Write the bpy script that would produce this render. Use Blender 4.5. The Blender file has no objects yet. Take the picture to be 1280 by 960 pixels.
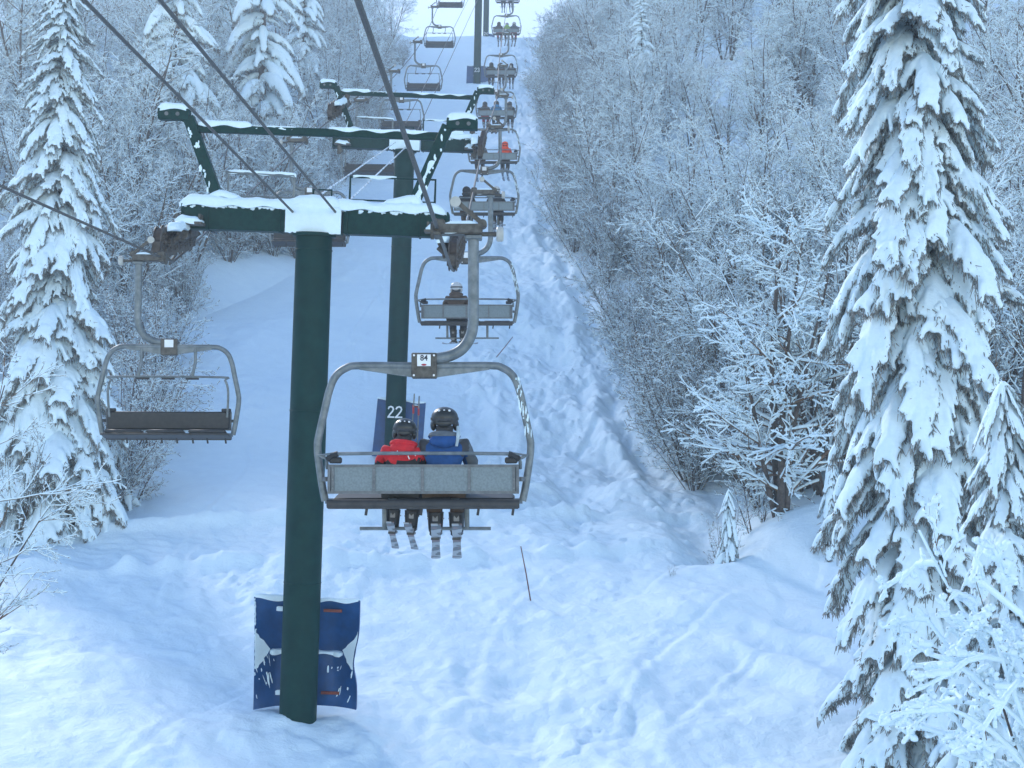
import bpy, math, random
import numpy as np
from mathutils import Vector, Matrix, Quaternion

# ------------------------------------------------------------------ basics
sc = bpy.context.scene
COL = sc.collection
R = math.radians
rng = np.random.default_rng(11)
random.seed(5)
F = 1800.0                      # focal length in photograph pixels (1280 wide)
PITCH = R(4.0)                  # the camera looks a little up the slope
CP, SP = math.cos(PITCH), math.sin(PITCH)

def P(px, py, d):
    """point of the place seen at photograph pixel (px,py), d metres along the view axis"""
    x = (px - 640.0) * d / F
    u = (480.0 - py) * d / F
    return Vector((x, d * CP - u * SP, d * SP + u * CP))

def tag(o, label=None, cat=None, group=None, kind=None):
    if label: o['label'] = label
    if cat: o['category'] = cat
    if group: o['group'] = group
    if kind: o['kind'] = kind
    return o

def empty(name, loc=(0, 0, 0), label=None, cat=None, group=None):
    o = bpy.data.objects.new(name, None)
    o.empty_display_size = 0.2
    COL.objects.link(o)
    o.location = loc
    return tag(o, label, cat, group)

def link(name, me, parent=None, mats=None):
    o = bpy.data.objects.new(name, me)
    COL.objects.link(o)
    if mats is not None:
        me.materials.clear()
        for m in (mats if isinstance(mats, (list, tuple)) else [mats]):
            me.materials.append(m)
    if parent is not None: o.parent = parent
    return o

def copy_tree(o, parent=None):
    c = o.copy(); COL.objects.link(c); c.parent = parent
    for ch in list(o.children):
        copy_tree(ch, c)
    return c

# ------------------------------------------------------------------ materials
def new_mat(name):
    m = bpy.data.materials.new(name); m.use_nodes = True
    nt = m.node_tree
    b = nt.nodes['Principled BSDF']
    return m, nt, b

def noise(nt, scale, detail=5, rough=.6, coord='Object', dist=0.0):
    tc = nt.nodes.new('ShaderNodeTexCoord')
    n = nt.nodes.new('ShaderNodeTexNoise')
    n.inputs['Scale'].default_value = scale
    n.inputs['Detail'].default_value = detail
    n.inputs['Roughness'].default_value = rough
    n.inputs['Distortion'].default_value = dist
    nt.links.new(tc.outputs[coord], n.inputs['Vector'])
    return n

def ramp(nt, src, stops):
    r = nt.nodes.new('ShaderNodeValToRGB')
    e = r.color_ramp.elements
    while len(e) < len(stops): e.new(0.5)
    for k, (p, c) in enumerate(stops):
        e[k].position = p
        e[k].color = (c[0], c[1], c[2], 1) if not isinstance(c, (int, float)) else (c, c, c, 1)
    nt.links.new(src, r.inputs['Fac'])
    return r

def bump(nt, b, src, strength=.3, dist=.02):
    bp = nt.nodes.new('ShaderNodeBump')
    bp.inputs['Strength'].default_value = strength
    bp.inputs['Distance'].default_value = dist
    nt.links.new(src, bp.inputs['Height'])
    nt.links.new(bp.outputs['Normal'], b.inputs['Normal'])
    return bp

def simple(name, c1, c2=None, scale=6, rough=.6, metal=0.0, bstr=.15, bdist=.01, detail=5, lo=.35, hi=.65, spec=.5):
    m, nt, b = new_mat(name)
    b.inputs['Roughness'].default_value = rough
    b.inputs['Metallic'].default_value = metal
    b.inputs['Specular IOR Level'].default_value = spec
    n = noise(nt, scale, detail)
    r = ramp(nt, n.outputs['Fac'], [(lo, c1), (hi, c2 or c1)])
    nt.links.new(r.outputs['Color'], b.inputs['Base Color'])
    if bstr: bump(nt, b, n.outputs['Fac'], bstr, bdist)
    return m

M = {}
def snow_mat(name, scale, bstr, bdist):
    m, nt, b = new_mat(name)
    n = noise(nt, scale, 7, .62)
    r = ramp(nt, n.outputs['Fac'], [(.25, (.71, .84, .89)), (.7, (.78, .905, .945))])
    nt.links.new(r.outputs['Color'], b.inputs['Base Color'])
    b.inputs['Roughness'].default_value = .75
    b.inputs['Specular IOR Level'].default_value = .25
    bump(nt, b, n.outputs['Fac'], bstr, bdist)
    return m
M['snow'] = snow_mat('snow_cover_white', 9, .35, .03)
M['tree_snow'] = snow_mat('tree_snow_white', 14, .4, .03)
# ground snow: wind crust, churned lumps
m, nt, b = new_mat('ground_snow')
n1 = noise(nt, 1.7, 8, .62, 'Object', .4)
n2 = noise(nt, 11, 6, .6)
mx = nt.nodes.new('ShaderNodeMath'); mx.operation = 'MULTIPLY_ADD'
mx.inputs[1].default_value = .25
nt.links.new(n2.outputs['Fac'], mx.inputs[0]); nt.links.new(n1.outputs['Fac'], mx.inputs[2])
r = ramp(nt, n1.outputs['Fac'], [(.3, (.73, .85, .91)), (.7, (.78, .90, .95))])
nt.links.new(r.outputs['Color'], b.inputs['Base Color'])
b.inputs['Roughness'].default_value = .7; b.inputs['Specular IOR Level'].default_value = .3
bump(nt, b, mx.outputs[0], .55, .14)
M['ground'] = m

M['green'] = simple('tower_green_paint', (.001, .027, .024), (.003, .038, .033), 3, .55, 0, .05, .004, spec=.15)
M['green_worn'] = simple('tower_green_paint_worn', (.001, .026, .023), (.004, .040, .034), 14, .55, 0, .1, .004, spec=.15)
M['galv'] = simple('galvanised_steel', (.12, .14, .145), (.21, .23, .235), 9, .5, .4, .08, .003)
M['panel'] = simple('galvanised_panel', (.145, .18, .195), (.185, .225, .24), 42, .5, .3, .1, .002, lo=.4, hi=.6)
M['frame'] = simple('seat_frame_steel', (.10, .11, .115), (.17, .175, .18), 12, .55, .3, .1, .002)
M['rust'] = simple('rusty_steel', (.045, .034, .027), (.11, .095, .08), 12, .7, .3, .2, .004)
M['block'] = simple('weathered_bronze_steel', (.065, .055, .045), (.13, .12, .10), 15, .6, .3, .15, .003)
M['sheave'] = simple('sheave_rubber', (.03, .022, .018), (.08, .055, .04), 10, .75, 0, .2, .004)
M['sheave_rim'] = simple('sheave_rim_steel', (.06, .045, .035), (.13, .11, .09), 12, .6, .3, .1, .003)
M['rubber'] = simple('black_rubber', (.012, .012, .013), (.025, .025, .026), 20, .6, 0, .1, .003)
M['cushion'] = simple('dark_vinyl_cushion', (.018, .017, .017), (.032, .030, .028), 12, .55, 0, .15, .004)
M['cable'] = simple('steel_rope', (.07, .067, .06), (.13, .125, .12), 60, .6, .3, .3, .004)
M['frost_line'] = simple('frosted_wire', (.30, .34, .37), (.70, .78, .82), 5, .7, 0, 0, lo=.42, hi=.5)
M['plate'] = simple('plate_white', (.72, .74, .74), (.78, .79, .79), 8, .4, 0, 0)
M['ink'] = simple('ink_black', (.012, .014, .03), None, 8, .5, 0, 0)
M['redmark'] = simple('mark_red', (.35, .03, .04), None, 8, .5, 0, 0)
M['padblue'] = simple('blue_vinyl_pad', (.001, .045, .15), (.002, .065, .21), 4, .45, 0, .25, .02)
M['strap'] = simple('red_brown_strap', (.16, .035, .02), (.25, .06, .035), 20, .7, 0, .2, .003)
M['bamboo'] = simple('bamboo_stick', (.10, .035, .025), (.18, .07, .05), 30, .6, 0, .1, .003)
M['bark'] = simple('grey_brown_bark', (.060, .045, .036), (.13, .105, .09), 9, .9, 0, .5, .02)
M['twig'] = simple('twig_bark', (.13, .075, .045), (.21, .14, .095), 6, .9, 0, 0)
M['needle'] = simple('frosted_spruce_needles', (.10, .092, .075), (.42, .42, .40), 7, .85, 0, 0, lo=.35, hi=.7)
def cloth(name, c, rough=.8):
    c2 = tuple(min(1, x * 1.35 + .003) for x in c)
    M[name] = simple('cloth_' + name, c, c2, 14, rough, 0, .35, .012)
cloth('red', (.50, .012, .020)); cloth('blue', (.004, .050, .18)); cloth('grey', (.085, .10, .115))
cloth('black', (.014, .014, .016)); cloth('brown', (.075, .052, .038)); cloth('charcoal', (.035, .037, .042))
cloth('olive', (.055, .05, .035)); cloth('orange', (.62, .06, .02)); cloth('sky', (.05, .17, .32))
cloth('lime', (.25, .42, .07)); cloth('pale', (.35, .42, .45)); cloth('pink', (.40, .09, .12)); cloth('taupe', (.13, .115, .10))
M['helmet'] = simple('helmet_black', (.014, .015, .014), (.022, .023, .02), 6, .35, 0, 0)
M['helmet_pale'] = simple('helmet_pale', (.42, .43, .44), (.5, .5, .5), 6, .35, 0, 0)
M['skin'] = simple('skin', (.52, .30, .22), (.58, .35, .26), 9, .55, 0, .05, .002)
M['eye'] = simple('eye_dark', (.02, .015, .012), None, 8, .3, 0, 0)
M['boot'] = simple('ski_boot_black', (.015, .015, .016), (.03, .03, .03), 14, .4, 0, .05, .003)
M['buckle'] = simple('ski_boot_grey', (.18, .18, .19), (.30, .30, .31), 8, .4, 0, 0)
def ski_mat(name, a, bb, c):
    m, nt, b = new_mat(name)
    n = noise(nt, 5.5, 1, .4, 'Object', .2)
    r = ramp(nt, n.outputs['Fac'], [(.0, a), (.50, bb), (.60, c)])
    r.color_ramp.interpolation = 'CONSTANT'
    nt.links.new(r.outputs['Color'], b.inputs['Base Color'])
    b.inputs['Roughness'].default_value = .35
    M[name] = m
ski_mat('ski_white', (.34, .35, .36), (.10, .10, .10), (.20, .12, .11))
ski_mat('ski_dark', (.05, .06, .08), (.35, .38, .42), (.12, .10, .10))

# ------------------------------------------------------------------ mesh helpers
class MB:
    """collects shapes for ONE mesh"""
    def __init__(s): s.v = []; s.f = []; s.mi = []; s.cur = 0
    def add(s, vs, fs, mi=None):
        o = len(s.v); s.v.extend([tuple(v) for v in vs])
        for f in fs:
            s.f.append(tuple(i + o for i in f)); s.mi.append(s.cur if mi is None else mi)
        return s
    def box(s, c, d, rot=None, taper=None, mi=None, bev=0.0):
        c = Vector(c); hx, hy, hz = d[0] / 2, d[1] / 2, d[2] / 2
        if bev > 0:                                  # chamfered all round
            bv = min(bev, hx * .9, hy * .9, hz * .9); vs = []; idx = {}
            for sx in (-1, 1):
                for sy in (-1, 1):
                    for sz in (-1, 1):
                        for ax in range(3):
                            q = [sx * (hx - bv), sy * (hy - bv), sz * (hz - bv)]
                            q[ax] = (sx * hx, sy * hy, sz * hz)[ax]
                            idx[(sx, sy, sz, ax)] = len(vs); vs.append(Vector(q))
            fs = []
            for sg in (-1, 1):
                for ax in range(3):
                    a1, a2 = [(1, 2), (2, 0), (0, 1)][ax]
                    q = []
                    for (u, w) in ((-1, -1), (1, -1), (1, 1), (-1, 1)):
                        k = [0, 0, 0]; k[ax] = sg; k[a1] = u; k[a2] = w
                        q.append(idx[(k[0], k[1], k[2], ax)])
                    fs.append(q if sg > 0 else q[::-1])
            for ax in range(3):
                a1, a2 = [(1, 2), (2, 0), (0, 1)][ax]
                for u in (-1, 1):
                    for w in (-1, 1):
                        k0 = [0, 0, 0]; k0[ax] = -1; k0[a1] = u; k0[a2] = w
                        k1 = list(k0); k1[ax] = 1
                        q = [idx[(*k0, a1)], idx[(*k1, a1)], idx[(*k1, a2)], idx[(*k0, a2)]]
                        fs.append(q if u * w < 0 else q[::-1])
            for sx in (-1, 1):
                for sy in (-1, 1):
                    for sz in (-1, 1):
                        q = [idx[(sx, sy, sz, 0)], idx[(sx, sy, sz, 1)], idx[(sx, sy, sz, 2)]]
                        fs.append(q if sx * sy * sz > 0 else q[::-1])
        else:
            vs = [Vector((x * hx, y * hy, z * hz)) for z in (-1, 1) for y in (-1, 1) for x in (-1, 1)]
            if taper:
                for v in vs:
                    if v.z > 0: v.x *= taper; v.y *= taper
            fs = [(0, 2, 3, 1), (4, 5, 7, 6), (0, 1, 5, 4), (2, 6, 7, 3), (0, 4, 6, 2), (1, 3, 7, 5)]
        if rot is not None:
            vs = [rot @ v for v in vs]
        return s.add([v + c for v in vs], fs, mi)
    def beam(s, a, b, w, h, up=(0, 0, 1), mi=None, bev=0.0):
        a, b = Vector(a), Vector(b); d = b - a; L = d.length; x = d / L
        y = Vector(up).cross(x)
        if y.length < 1e-4: y = Vector((0, 1, 0)).cross(x)
        y.normalize(); z = x.cross(y)
        rot = Matrix((x, y, z)).transposed()
        return s.box((a + b) / 2, (L, w, h), rot, mi=mi, bev=bev)
    def tube(s, pts, r, n=10, cap=True, flat=1.0, mi=None, smooth=0, twist_up=None):
        pts = [Vector(p) for p in pts]
        rs = list(r) if isinstance(r, (list, tuple)) else [r] * len(pts)
        if smooth:
            np_, nr = [], []
            for i in range(len(pts) - 1):
                p0 = pts[max(i - 1, 0)]; p1 = pts[i]; p2 = pts[i + 1]; p3 = pts[min(i + 2, len(pts) - 1)]
                for k in range(smooth):
                    t = k / smooth
                    np_.append(.5 * ((2 * p1) + (p2 - p0) * t + (2 * p0 - 5 * p1 + 4 * p2 - p3) * t * t + (3 * p1 - p0 - 3 * p2 + p3) * t ** 3))
                    nr.append(rs[i] * (1 - t) + rs[i + 1] * t)
            np_.append(pts[-1]); nr.append(rs[-1]); pts, rs = np_, nr
        vs = []; fs = []
        t0 = (pts[1] - pts[0]).normalized()
        up = Vector(twist_up) if twist_up else (Vector((0, 0, 1)) if abs(t0.z) < .9 else Vector((0, 1, 0)))
        nrm = (up - t0 * up.dot(t0)).normalized()
        for i, p in enumerate(pts):
            if i == 0: t = t0
            elif i == len(pts) - 1: t = (pts[i] - pts[i - 1]).normalized()
            else: t = ((pts[i + 1] - pts[i]).normalized() + (pts[i] - pts[i - 1]).normalized()).normalized()
            nrm = (nrm - t * nrm.dot(t)).normalized()
            bn = t.cross(nrm)
            for k in range(n):
                a = 2 * math.pi * k / n
                vs.append(p + (nrm * math.cos(a) * flat + bn * math.sin(a)) * rs[i])
        for i in range(len(pts) - 1):
            for k in range(n):
                k2 = (k + 1) % n
                fs.append((i * n + k, i * n + k2, (i + 1) * n + k2, (i + 1) * n + k))
        if cap:
            fs.append(tuple(range(n - 1, -1, -1))); o = (len(pts) - 1) * n
            fs.append(tuple(o + k for k in range(n)))
        return s.add(vs, fs, mi)
    def cyl(s, a, b, r, n=20, r2=None, mi=None):
        return s.tube([a, b], [r, r if r2 is None else r2], n, mi=mi)
    def prism(s, outline, y0, y1, mi=None):
        """outline in x,z extruded along y"""
        n = len(outline)
        vs = [(x, y0, z) for x, z in outline] + [(x, y1, z) for x, z in outline]
        fs = [tuple(range(n)), tuple(range(2 * n - 1, n - 1, -1))]
        for k in range(n):
            k2 = (k + 1) % n
            fs.append((k, k + n, k2 + n, k2))
        return s.add(vs, fs, mi)
    def ell(s, c, r, nu=12, nv=8, jit=0.0, mi=None, rot=None):
        vs = []; fs = []; c = Vector(c)
        r = (r, r, r) if isinstance(r, (int, float)) else r
        for j in range(nv + 1):
            ph = math.pi * j / nv
            for i in range(nu):
                th = 2 * math.pi * i / nu
                k = 1 + (random.uniform(-jit, jit) if 0 < j < nv else 0)
                v = Vector((r[0] * math.sin(ph) * math.cos(th), r[1] * math.sin(ph) * math.sin(th), r[2] * math.cos(ph))) * k
                if rot is not None: v = rot @ v
                vs.append(c + v)
        for j in range(nv):
            for i in range(nu):
                i2 = (i + 1) % nu
                fs.append((j * nu + i, (j + 1) * nu + i, (j + 1) * nu + i2, j * nu + i2))
        return s.add(vs, fs, mi)
    def mesh(s, name, smooth=True):
        me = bpy.data.meshes.new(name)
        me.from_pydata(s.v, [], s.f)
        if any(s.mi): me.polygons.foreach_set('material_index', s.mi)
        me.update()
        if smooth: smooth_by_angle(me)
        return me
    def build(s, name, mats, parent=None, smooth=True):
        me = s.mesh(name, smooth)
        return link(name, me, parent, mats)

def smooth_by_angle(me, ang=40):
    me.polygons.foreach_set('use_smooth', [True] * len(me.polygons))
    try: me.set_sharp_from_angle(angle=R(ang))
    except Exception: pass

def np_mesh(name, verts, quads=None, tris=None, smooth=True, mi=None):
    me = bpy.data.meshes.new(name)
    nq = 0 if quads is None else len(quads); nt_ = 0 if tris is None else len(tris)
    me.vertices.add(len(verts)); me.vertices.foreach_set('co', np.asarray(verts, np.float32).ravel())
    me.loops.add(nq * 4 + nt_ * 3); me.polygons.add(nq + nt_)
    li = []; ls = []
    if nq: li.append(np.asarray(quads, np.int32).ravel()); ls.append(np.arange(nq) * 4)
    if nt_: li.append(np.asarray(tris, np.int32).ravel()); ls.append(nq * 4 + np.arange(nt_) * 3)
    me.loops.foreach_set('vertex_index', np.concatenate(li))
    me.polygons.foreach_set('loop_start', np.concatenate(ls).astype(np.int32))
    if smooth: me.polygons.foreach_set('use_smooth', np.ones(nq + nt_, bool))
    if mi is not None: me.polygons.foreach_set('material_index', np.asarray(mi, np.int32))
    me.update(calc_edges=True)
    return me

def norm(a): return a / (np.linalg.norm(a, axis=-1, keepdims=True) + 1e-9)

def np_tubes(P0, P1, r0, r1, n=3):
    """many short tapered tubes at once -> verts, quads"""
    N = len(P0); D = norm(P1 - P0)
    ref = np.where(np.abs(D[:, 2:3]) > .9, np.array([[1., 0, 0]]), np.array([[0, 0, 1.]]))
    A = norm(np.cross(D, ref)); B = np.cross(D, A)
    ang = np.arange(n) * 2 * np.pi / n + .5
    off = A[:, None, :] * np.cos(ang)[None, :, None] + B[:, None, :] * np.sin(ang)[None, :, None]
    V = np.concatenate([P0[:, None] + off * r0[:, None, None], P1[:, None] + off * r1[:, None, None]], 1).reshape(-1, 3)
    base = (np.arange(N) * 2 * n)[:, None]
    k = np.arange(n)[None]; k2 = (k + 1) % n
    Q = np.stack([base + k, base + k2, base + n + k2, base + n + k], -1).reshape(-1, 4)
    return V, Q

def np_caps(P0, P1, r0, r1, n=5):
    """tapered tubes closed with rounded ends (snow lumps on near limbs)"""
    D = norm(P1 - P0); A0 = P0 - D * (r0 * .75)[:, None]; B0 = P1 + D * (r1 * .75)[:, None]
    parts = [(A0, P0, r0 * .35, r0), (P0, P1, r0, r1), (P1, B0, r1, r1 * .35)]
    Vs, Qs, o = [], [], 0
    for a, b_, x, y in parts:
        V, Q = np_tubes(a, b_, x, y, n); Vs.append(V); Qs.append(Q + o); o += len(V)
    # tips
    for q, base in ((0, 0), (2, n)):
        N = len(P0); off = sum(len(v) for v in Vs[:q]) + (np.arange(N) * 2 * n)[:, None] + base
        idx = np.stack([off[:, 0], off[:, 0] + 1, off[:, 0] + 2, off[:, 0] + n - 1], -1)
        Qs.append(idx)
    return np.concatenate(Vs), np.concatenate(Qs)

# smooth value noise for terrain, vectorised
_perm = rng.random((256, 256))
def vnoise(x, y):
    xi = np.floor(x).astype(int); yi = np.floor(y).astype(int)
    fx = x - xi; fy = y - yi
    fx = fx * fx * (3 - 2 * fx); fy = fy * fy * (3 - 2 * fy)
    g = lambda a, b_: _perm[a % 256, b_ % 256]
    return ((g(xi, yi) * (1 - fx) + g(xi + 1, yi) * fx) * (1 - fy) + (g(xi, yi + 1) * (1 - fx) + g(xi + 1, yi + 1) * fx) * fy) * 2 - 1
def fbm(x, y, o=4, g=.5):
    s = 0; a = 1
    for k in range(o):
        s = s + a * vnoise(x * 2 ** k + 17 * k, y * 2 ** k + 31 * k); a *= g
    return s

# ------------------------------------------------------------------ terrain
prof = [(6, -8.6), (14, -7.9), (20, -7.0), (24, -6.35), (26, -6.08), (31, -5.2), (35, -4.62), (38, -4.30), (40.5, -4.02), (43, -3.6), (47.5, -2.68),
        (60, 1.4), (70, 4.7), (80, 8.2), (100, 15.5), (120, 22.7), (133, 27.6), (150, 33.9), (162, 38.2), (172, 41.2), (180, 43.0), (200, 46.5), (240, 52), (420, 72)]
_wy = np.array([d * CP - u * SP for d, u in prof]); _wz = np.array([d * SP + u * CP for d, u in prof])
_wy = np.concatenate([[-60], _wy]); _wz = np.concatenate([[-12.5], _wz])
ER = np.array([(0, 12), (20, 9.5), (26, 8.6), (32, 7.3), (37, 6.0), (48, 6.0), (59, 5.4), (70, 4.9), (75, 3.4), (80, 3.0), (98, 3.2), (133, 4.2), (175, 5.6), (200, 8), (420, 12)], float)
EL = np.array([(0, -26), (20, -22), (40, -18), (45, -16.5), (55, -16), (62, -15.5), (68, -12.8), (72, -11), (100, -10.3), (145, -11), (200, -14), (420, -18)], float)
def edge_r(y): return np.interp(y, ER[:, 0], ER[:, 1])
def edge_l(y): return np.interp(y, EL[:, 0], EL[:, 1])

def sm(t): t = np.clip(t, 0, 1); return t * t * (3 - 2 * t)
def ground_z(x, y, fine=True):
    x = np.asarray(x, float); y = np.asarray(y, float)
    ys = y - .02 * x
    z = (np.interp(ys - 1, _wy, _wz) + np.interp(ys + 1, _wy, _wz) + np.interp(ys, _wy, _wz)) / 3
    er = edge_r(y); el = edge_l(y)
    dr = np.clip(x - er, 0, None); dl = np.clip(el - x, 0, None)
    z = z + 20 * (1 - np.exp(-dr * .022)) * sm((y - 20) / 60 + .35) + 17 * (1 - np.exp(-dl * .02)) * sm((y - 20) / 60 + .3)
    # gully at the right edge and the bank that carries the multi-stemmed tree
    z = z + .75 * np.exp(-(((x - 7.4) / 1.9) ** 2 + ((y - 36.5) / 2.6) ** 2))
    z = z - .75 * np.exp(-(((x - 5.15) / .75) ** 2 + ((y - 38.0) / 2.6) ** 2))
    z = z + .28 * np.exp(-(((x - 4.9) / 1.1) ** 2 + ((y - 34.9) / .8) ** 2))
    # drift at the foot of the near tower
    z = z + .22 * np.exp(-(((x + 3.7) / 1.5) ** 2 + ((y - 26.4) / .9) ** 2))
    z = z + .35 * np.exp(-(((x + 13.5) / 3.0) ** 2 + ((y - 34) / 3.0) ** 2))
    z = z + fbm(x * .12, y * .12, 3) * .35
    if fine:
        run = sm((er - x + .5) / 2) * sm((x - el) / 3)
        churn = sm((x + 3.5) / 3) * run * sm((y - 40) / 4) + .26 * run * sm((x + 9) / 4) * sm((44 - y) / 4)
        churn = np.clip(churn + .35 * run * sm((fbm(x * .15 + 5, y * .15, 2) + .1) / .4), 0, 1)
        ridg = 1 - np.abs(fbm(x * .55, y * .22 + .22 * x, 4, .42))
        z = z + churn * (.30 * fbm(x * .55, y * .34, 4, .5) + .22 * (ridg - .6) + .035 * fbm(x * 4, y * 3, 3))
        # cut-up blocks of snow
        bl = fbm(x * 1.9 + 9, y * 1.5, 3)
        z = z + churn * .12 * sm((bl - .35) / .25) * sm((fbm(x * .25 + 40, y * .2, 2) + .2) / .5)
        # groomed traverse with banks on its sides
        ty = 38.2 + .12 * (x + 4) + .25 * np.sin(x * .6)
        z = z + run * (.26 * np.exp(-((y - ty - 2.1) / .35) ** 2) * (1 + .5 * vnoise(x * 1.4, y)) + .22 * np.exp(-((y - ty + 1.9) / .4) ** 2) * (1 + .8 * vnoise(x * 2 + 3, y)))
        z = z + run * sm((1.4 - np.abs(y - ty)) / .4) * .012 * np.sin((x * .2 + y) * 14)
        # ski trench winding down the right side
        cx = np.interp(y, [44, 50, 56, 62, 70, 78, 90], [4.3, 3.9, 3.3, 3.2, 2.6, 1.7, 1.3]) + .25 * np.sin(y * .7)
        w = sm((y - 43) / 3) * sm((95 - y) / 15)
        z = z + w * (-.12 * np.exp(-((x - cx - .3) / .35) ** 2) + .20 * np.exp(-((x - cx + .35) / .3) ** 2) * (1 + .4 * vnoise(x * 3, y * 2)))
        # wind ribs fanning at the lower right
        a = (x - 5.0) * .8 + (y - 29) * .45
        w = np.exp(-(((x - 6.2) / 1.6) ** 2 + ((y - 29.5) / 2.2) ** 2))
        z = z + w * .13 * np.sin(a * 6 + .8 * vnoise(x, y))
        # parallel ski tracks curving to the traverse
        for k, (x0, am) in enumerate([(-6.0, .07), (-1.5, .06), (.5, .07), (2.2, .08), (3.6, .07)]):
            tx = x0 + (y - 27) * (.25 + .05 * k) + .5 * np.sin(y * .5 + k)
            w = sm((y - 24) / 3) * sm((38 - y) / 3)
            w = w * .35 * sm((vnoise(x * .3 + 7 * k, y * .35) + .3) / .5)
            z = z - w * am * np.exp(-((x - tx) / .10) ** 2) + w * am * .8 * np.exp(-((x - tx - .22) / .12) ** 2)
        rt = random.Random(12)
        for k in range(34):
            y0 = rt.uniform(22, 85); y1 = y0 + rt.uniform(5, 22); x0 = rt.uniform(-8, 4); sl = rt.uniform(-.30, .30); am = rt.uniform(.3, 1.6); fr_ = rt.uniform(.12, .4); ph = rt.uniform(0, 6); dp = rt.uniform(.015, .04); wd = rt.uniform(.07, .13)
            sgn = rt.choice((-1, 1))
            tx = x0 + sl * (y - y0) + am * np.sin(fr_ * y + ph)
            w = sm((y - y0) / 1.5) * sm((y1 - y) / 1.5) * run * sm((vnoise(x * .4 + k, y * .4) + .5) / .6)
            z = z + w * dp * (-np.exp(-((x - tx) / wd) ** 2) + .9 * np.exp(-((x - tx - sgn * wd * 1.9) / (wd * 1.1)) ** 2))
        z = z + run * (.018 + .02 * sm((44 - y) / 5)) * fbm(x * 2.2 + y * .8, y * 1.4 + x * .5, 3, .5)
        # soft hollows in the smooth lower corners
        z = z + sm((36 - y) / 6) * .07 * fbm(x * .5 + 3, y * .9, 3)
    return z

def gz(x, y): return float(ground_z(np.array([x]), np.array([y]))[0])
def gz0(x, y): return float(ground_z(np.array([x]), np.array([y]), False)[0])

def build_ground():
    xs = np.concatenate([np.linspace(-260, -30, 40)[:-1], np.linspace(-30, -15, 70)[:-1], np.linspace(-15, 10, 430)[:-1], np.linspace(10, 30, 80)[:-1], np.linspace(30, 260, 40)])
    ys = np.concatenate([np.linspace(-30, 18, 25)[:-1], np.linspace(18, 48, 480)[:-1], np.linspace(48, 100, 480)[:-1], np.linspace(100, 185, 260)[:-1], np.linspace(185, 400, 60)])
    X, Y = np.meshgrid(xs, ys)
    Z = ground_z(X.ravel(), Y.ravel())
    V = np.stack([X.ravel(), Y.ravel(), Z], -1)
    nx, ny = len(xs), len(ys)
    i = np.arange(nx - 1)[None]; j = np.arange(ny - 1)[:, None]
    a = (j * nx + i).ravel()
    Q = np.stack([a, a + 1, a + 1 + nx, a + nx], -1)
    me = np_mesh('snowy_ground', V, Q)
    o = link('snowy_ground', me, None, M['ground'])
    tag(o, 'snow covered ski slope', None, None, 'structure')
build_ground()
SKY_STR, SUN_STR, HAZE, EXPO = .15, 1.15, .0010, 1.27
# ------------------------------------------------------------------ snow caps
def snow_ridge(path, w, h, seg=.06, jit=.18, n=8, seed=0, taper=True):
    """lumpy half-round ridge of snow lying along a path (up is +z of the path frame)"""
    rnd = random.Random(seed)
    pts = [Vector(p) for p in path]
    out = []
    for a, b in zip(pts[:-1], pts[1:]):
        k = max(1, int((b - a).length / seg))
        for i in range(k): out.append(a.lerp(b, i / k))
    out.append(pts[-1])
    mb = MB(); vs = []; fs = []
    ph = [rnd.uniform(0, 6) for _ in range(6)]
    N = len(out)
    for i, p in enumerate(out):
        t = (out[min(i + 1, N - 1)] - out[max(i - 1, 0)]).normalized()
        side = t.cross(Vector((0, 0, 1)))
        if side.length < 1e-3: side = Vector((0, 1, 0))
        side.normalize(); up = side.cross(t).normalized()
        s = i * seg
        k = 1 + jit * (math.sin(s * 3 + ph[0]) + .7 * math.sin(s * 7.3 + ph[1]) + .5 * math.sin(s * 17 + ph[2])) * .6
        e = 1.0
        if taper: e = min(1, (min(i, N - 1 - i) * seg + .01) / (h * 1.0)) ** .5
        for q in range(n + 1):
            a = math.pi * q / n
            c, s_ = math.cos(a), math.sin(a)
            c = math.copysign(abs(c) ** .7, c)
            drop = -.03 * (1 + .8 * math.sin(s * 11 + ph[3] + q)) if q in (0, n) else 0
            vs.append(p + side * c * w * .5 * (.6 + .4 * e) * (1 + .1 * rnd.uniform(-jit, jit)) + up * (s_ ** .8 * h * k * e + drop))
    for i in range(N - 1):
        for q in range(n):
            a = i * (n + 1) + q
            fs.append((a, a + 1, a + n + 2, a + n + 1))
        fs.append((i * (n + 1) + n, i * (n + 1), (i + 1) * (n + 1), (i + 1) * (n + 1) + n))
    fs.append(tuple(range(n + 1))); o = (N - 1) * (n + 1)
    fs.append(tuple(o + k for k in range(n, -1, -1)))
    mb.add(vs, fs)
    return mb
def join(*mbs):
    m_ = MB()
    for q in mbs:
        o = len(m_.v); m_.v += q.v; m_.f += [tuple(i + o for i in f) for f in q.f]; m_.mi += q.mi
    return m_

# ------------------------------------------------------------------ lift towers
def text_mesh(txt, size, depth=.006):
    cu = bpy.data.curves.new('txt', 'FONT'); cu.body = txt; cu.size = size; cu.extrude = depth
    cu.align_x = 'CENTER'; cu.align_y = 'CENTER'; cu.resolution_u = 3; cu.offset = size * .018
    o = bpy.data.objects.new('txt', cu); COL.objects.link(o)
    bpy.context.view_layer.update()
    me = bpy.data.meshes.new_from_object(o.evaluated_get(bpy.context.evaluated_depsgraph_get()))
    bpy.data.objects.remove(o); bpy.data.curves.remove(cu)
    return me

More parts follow.
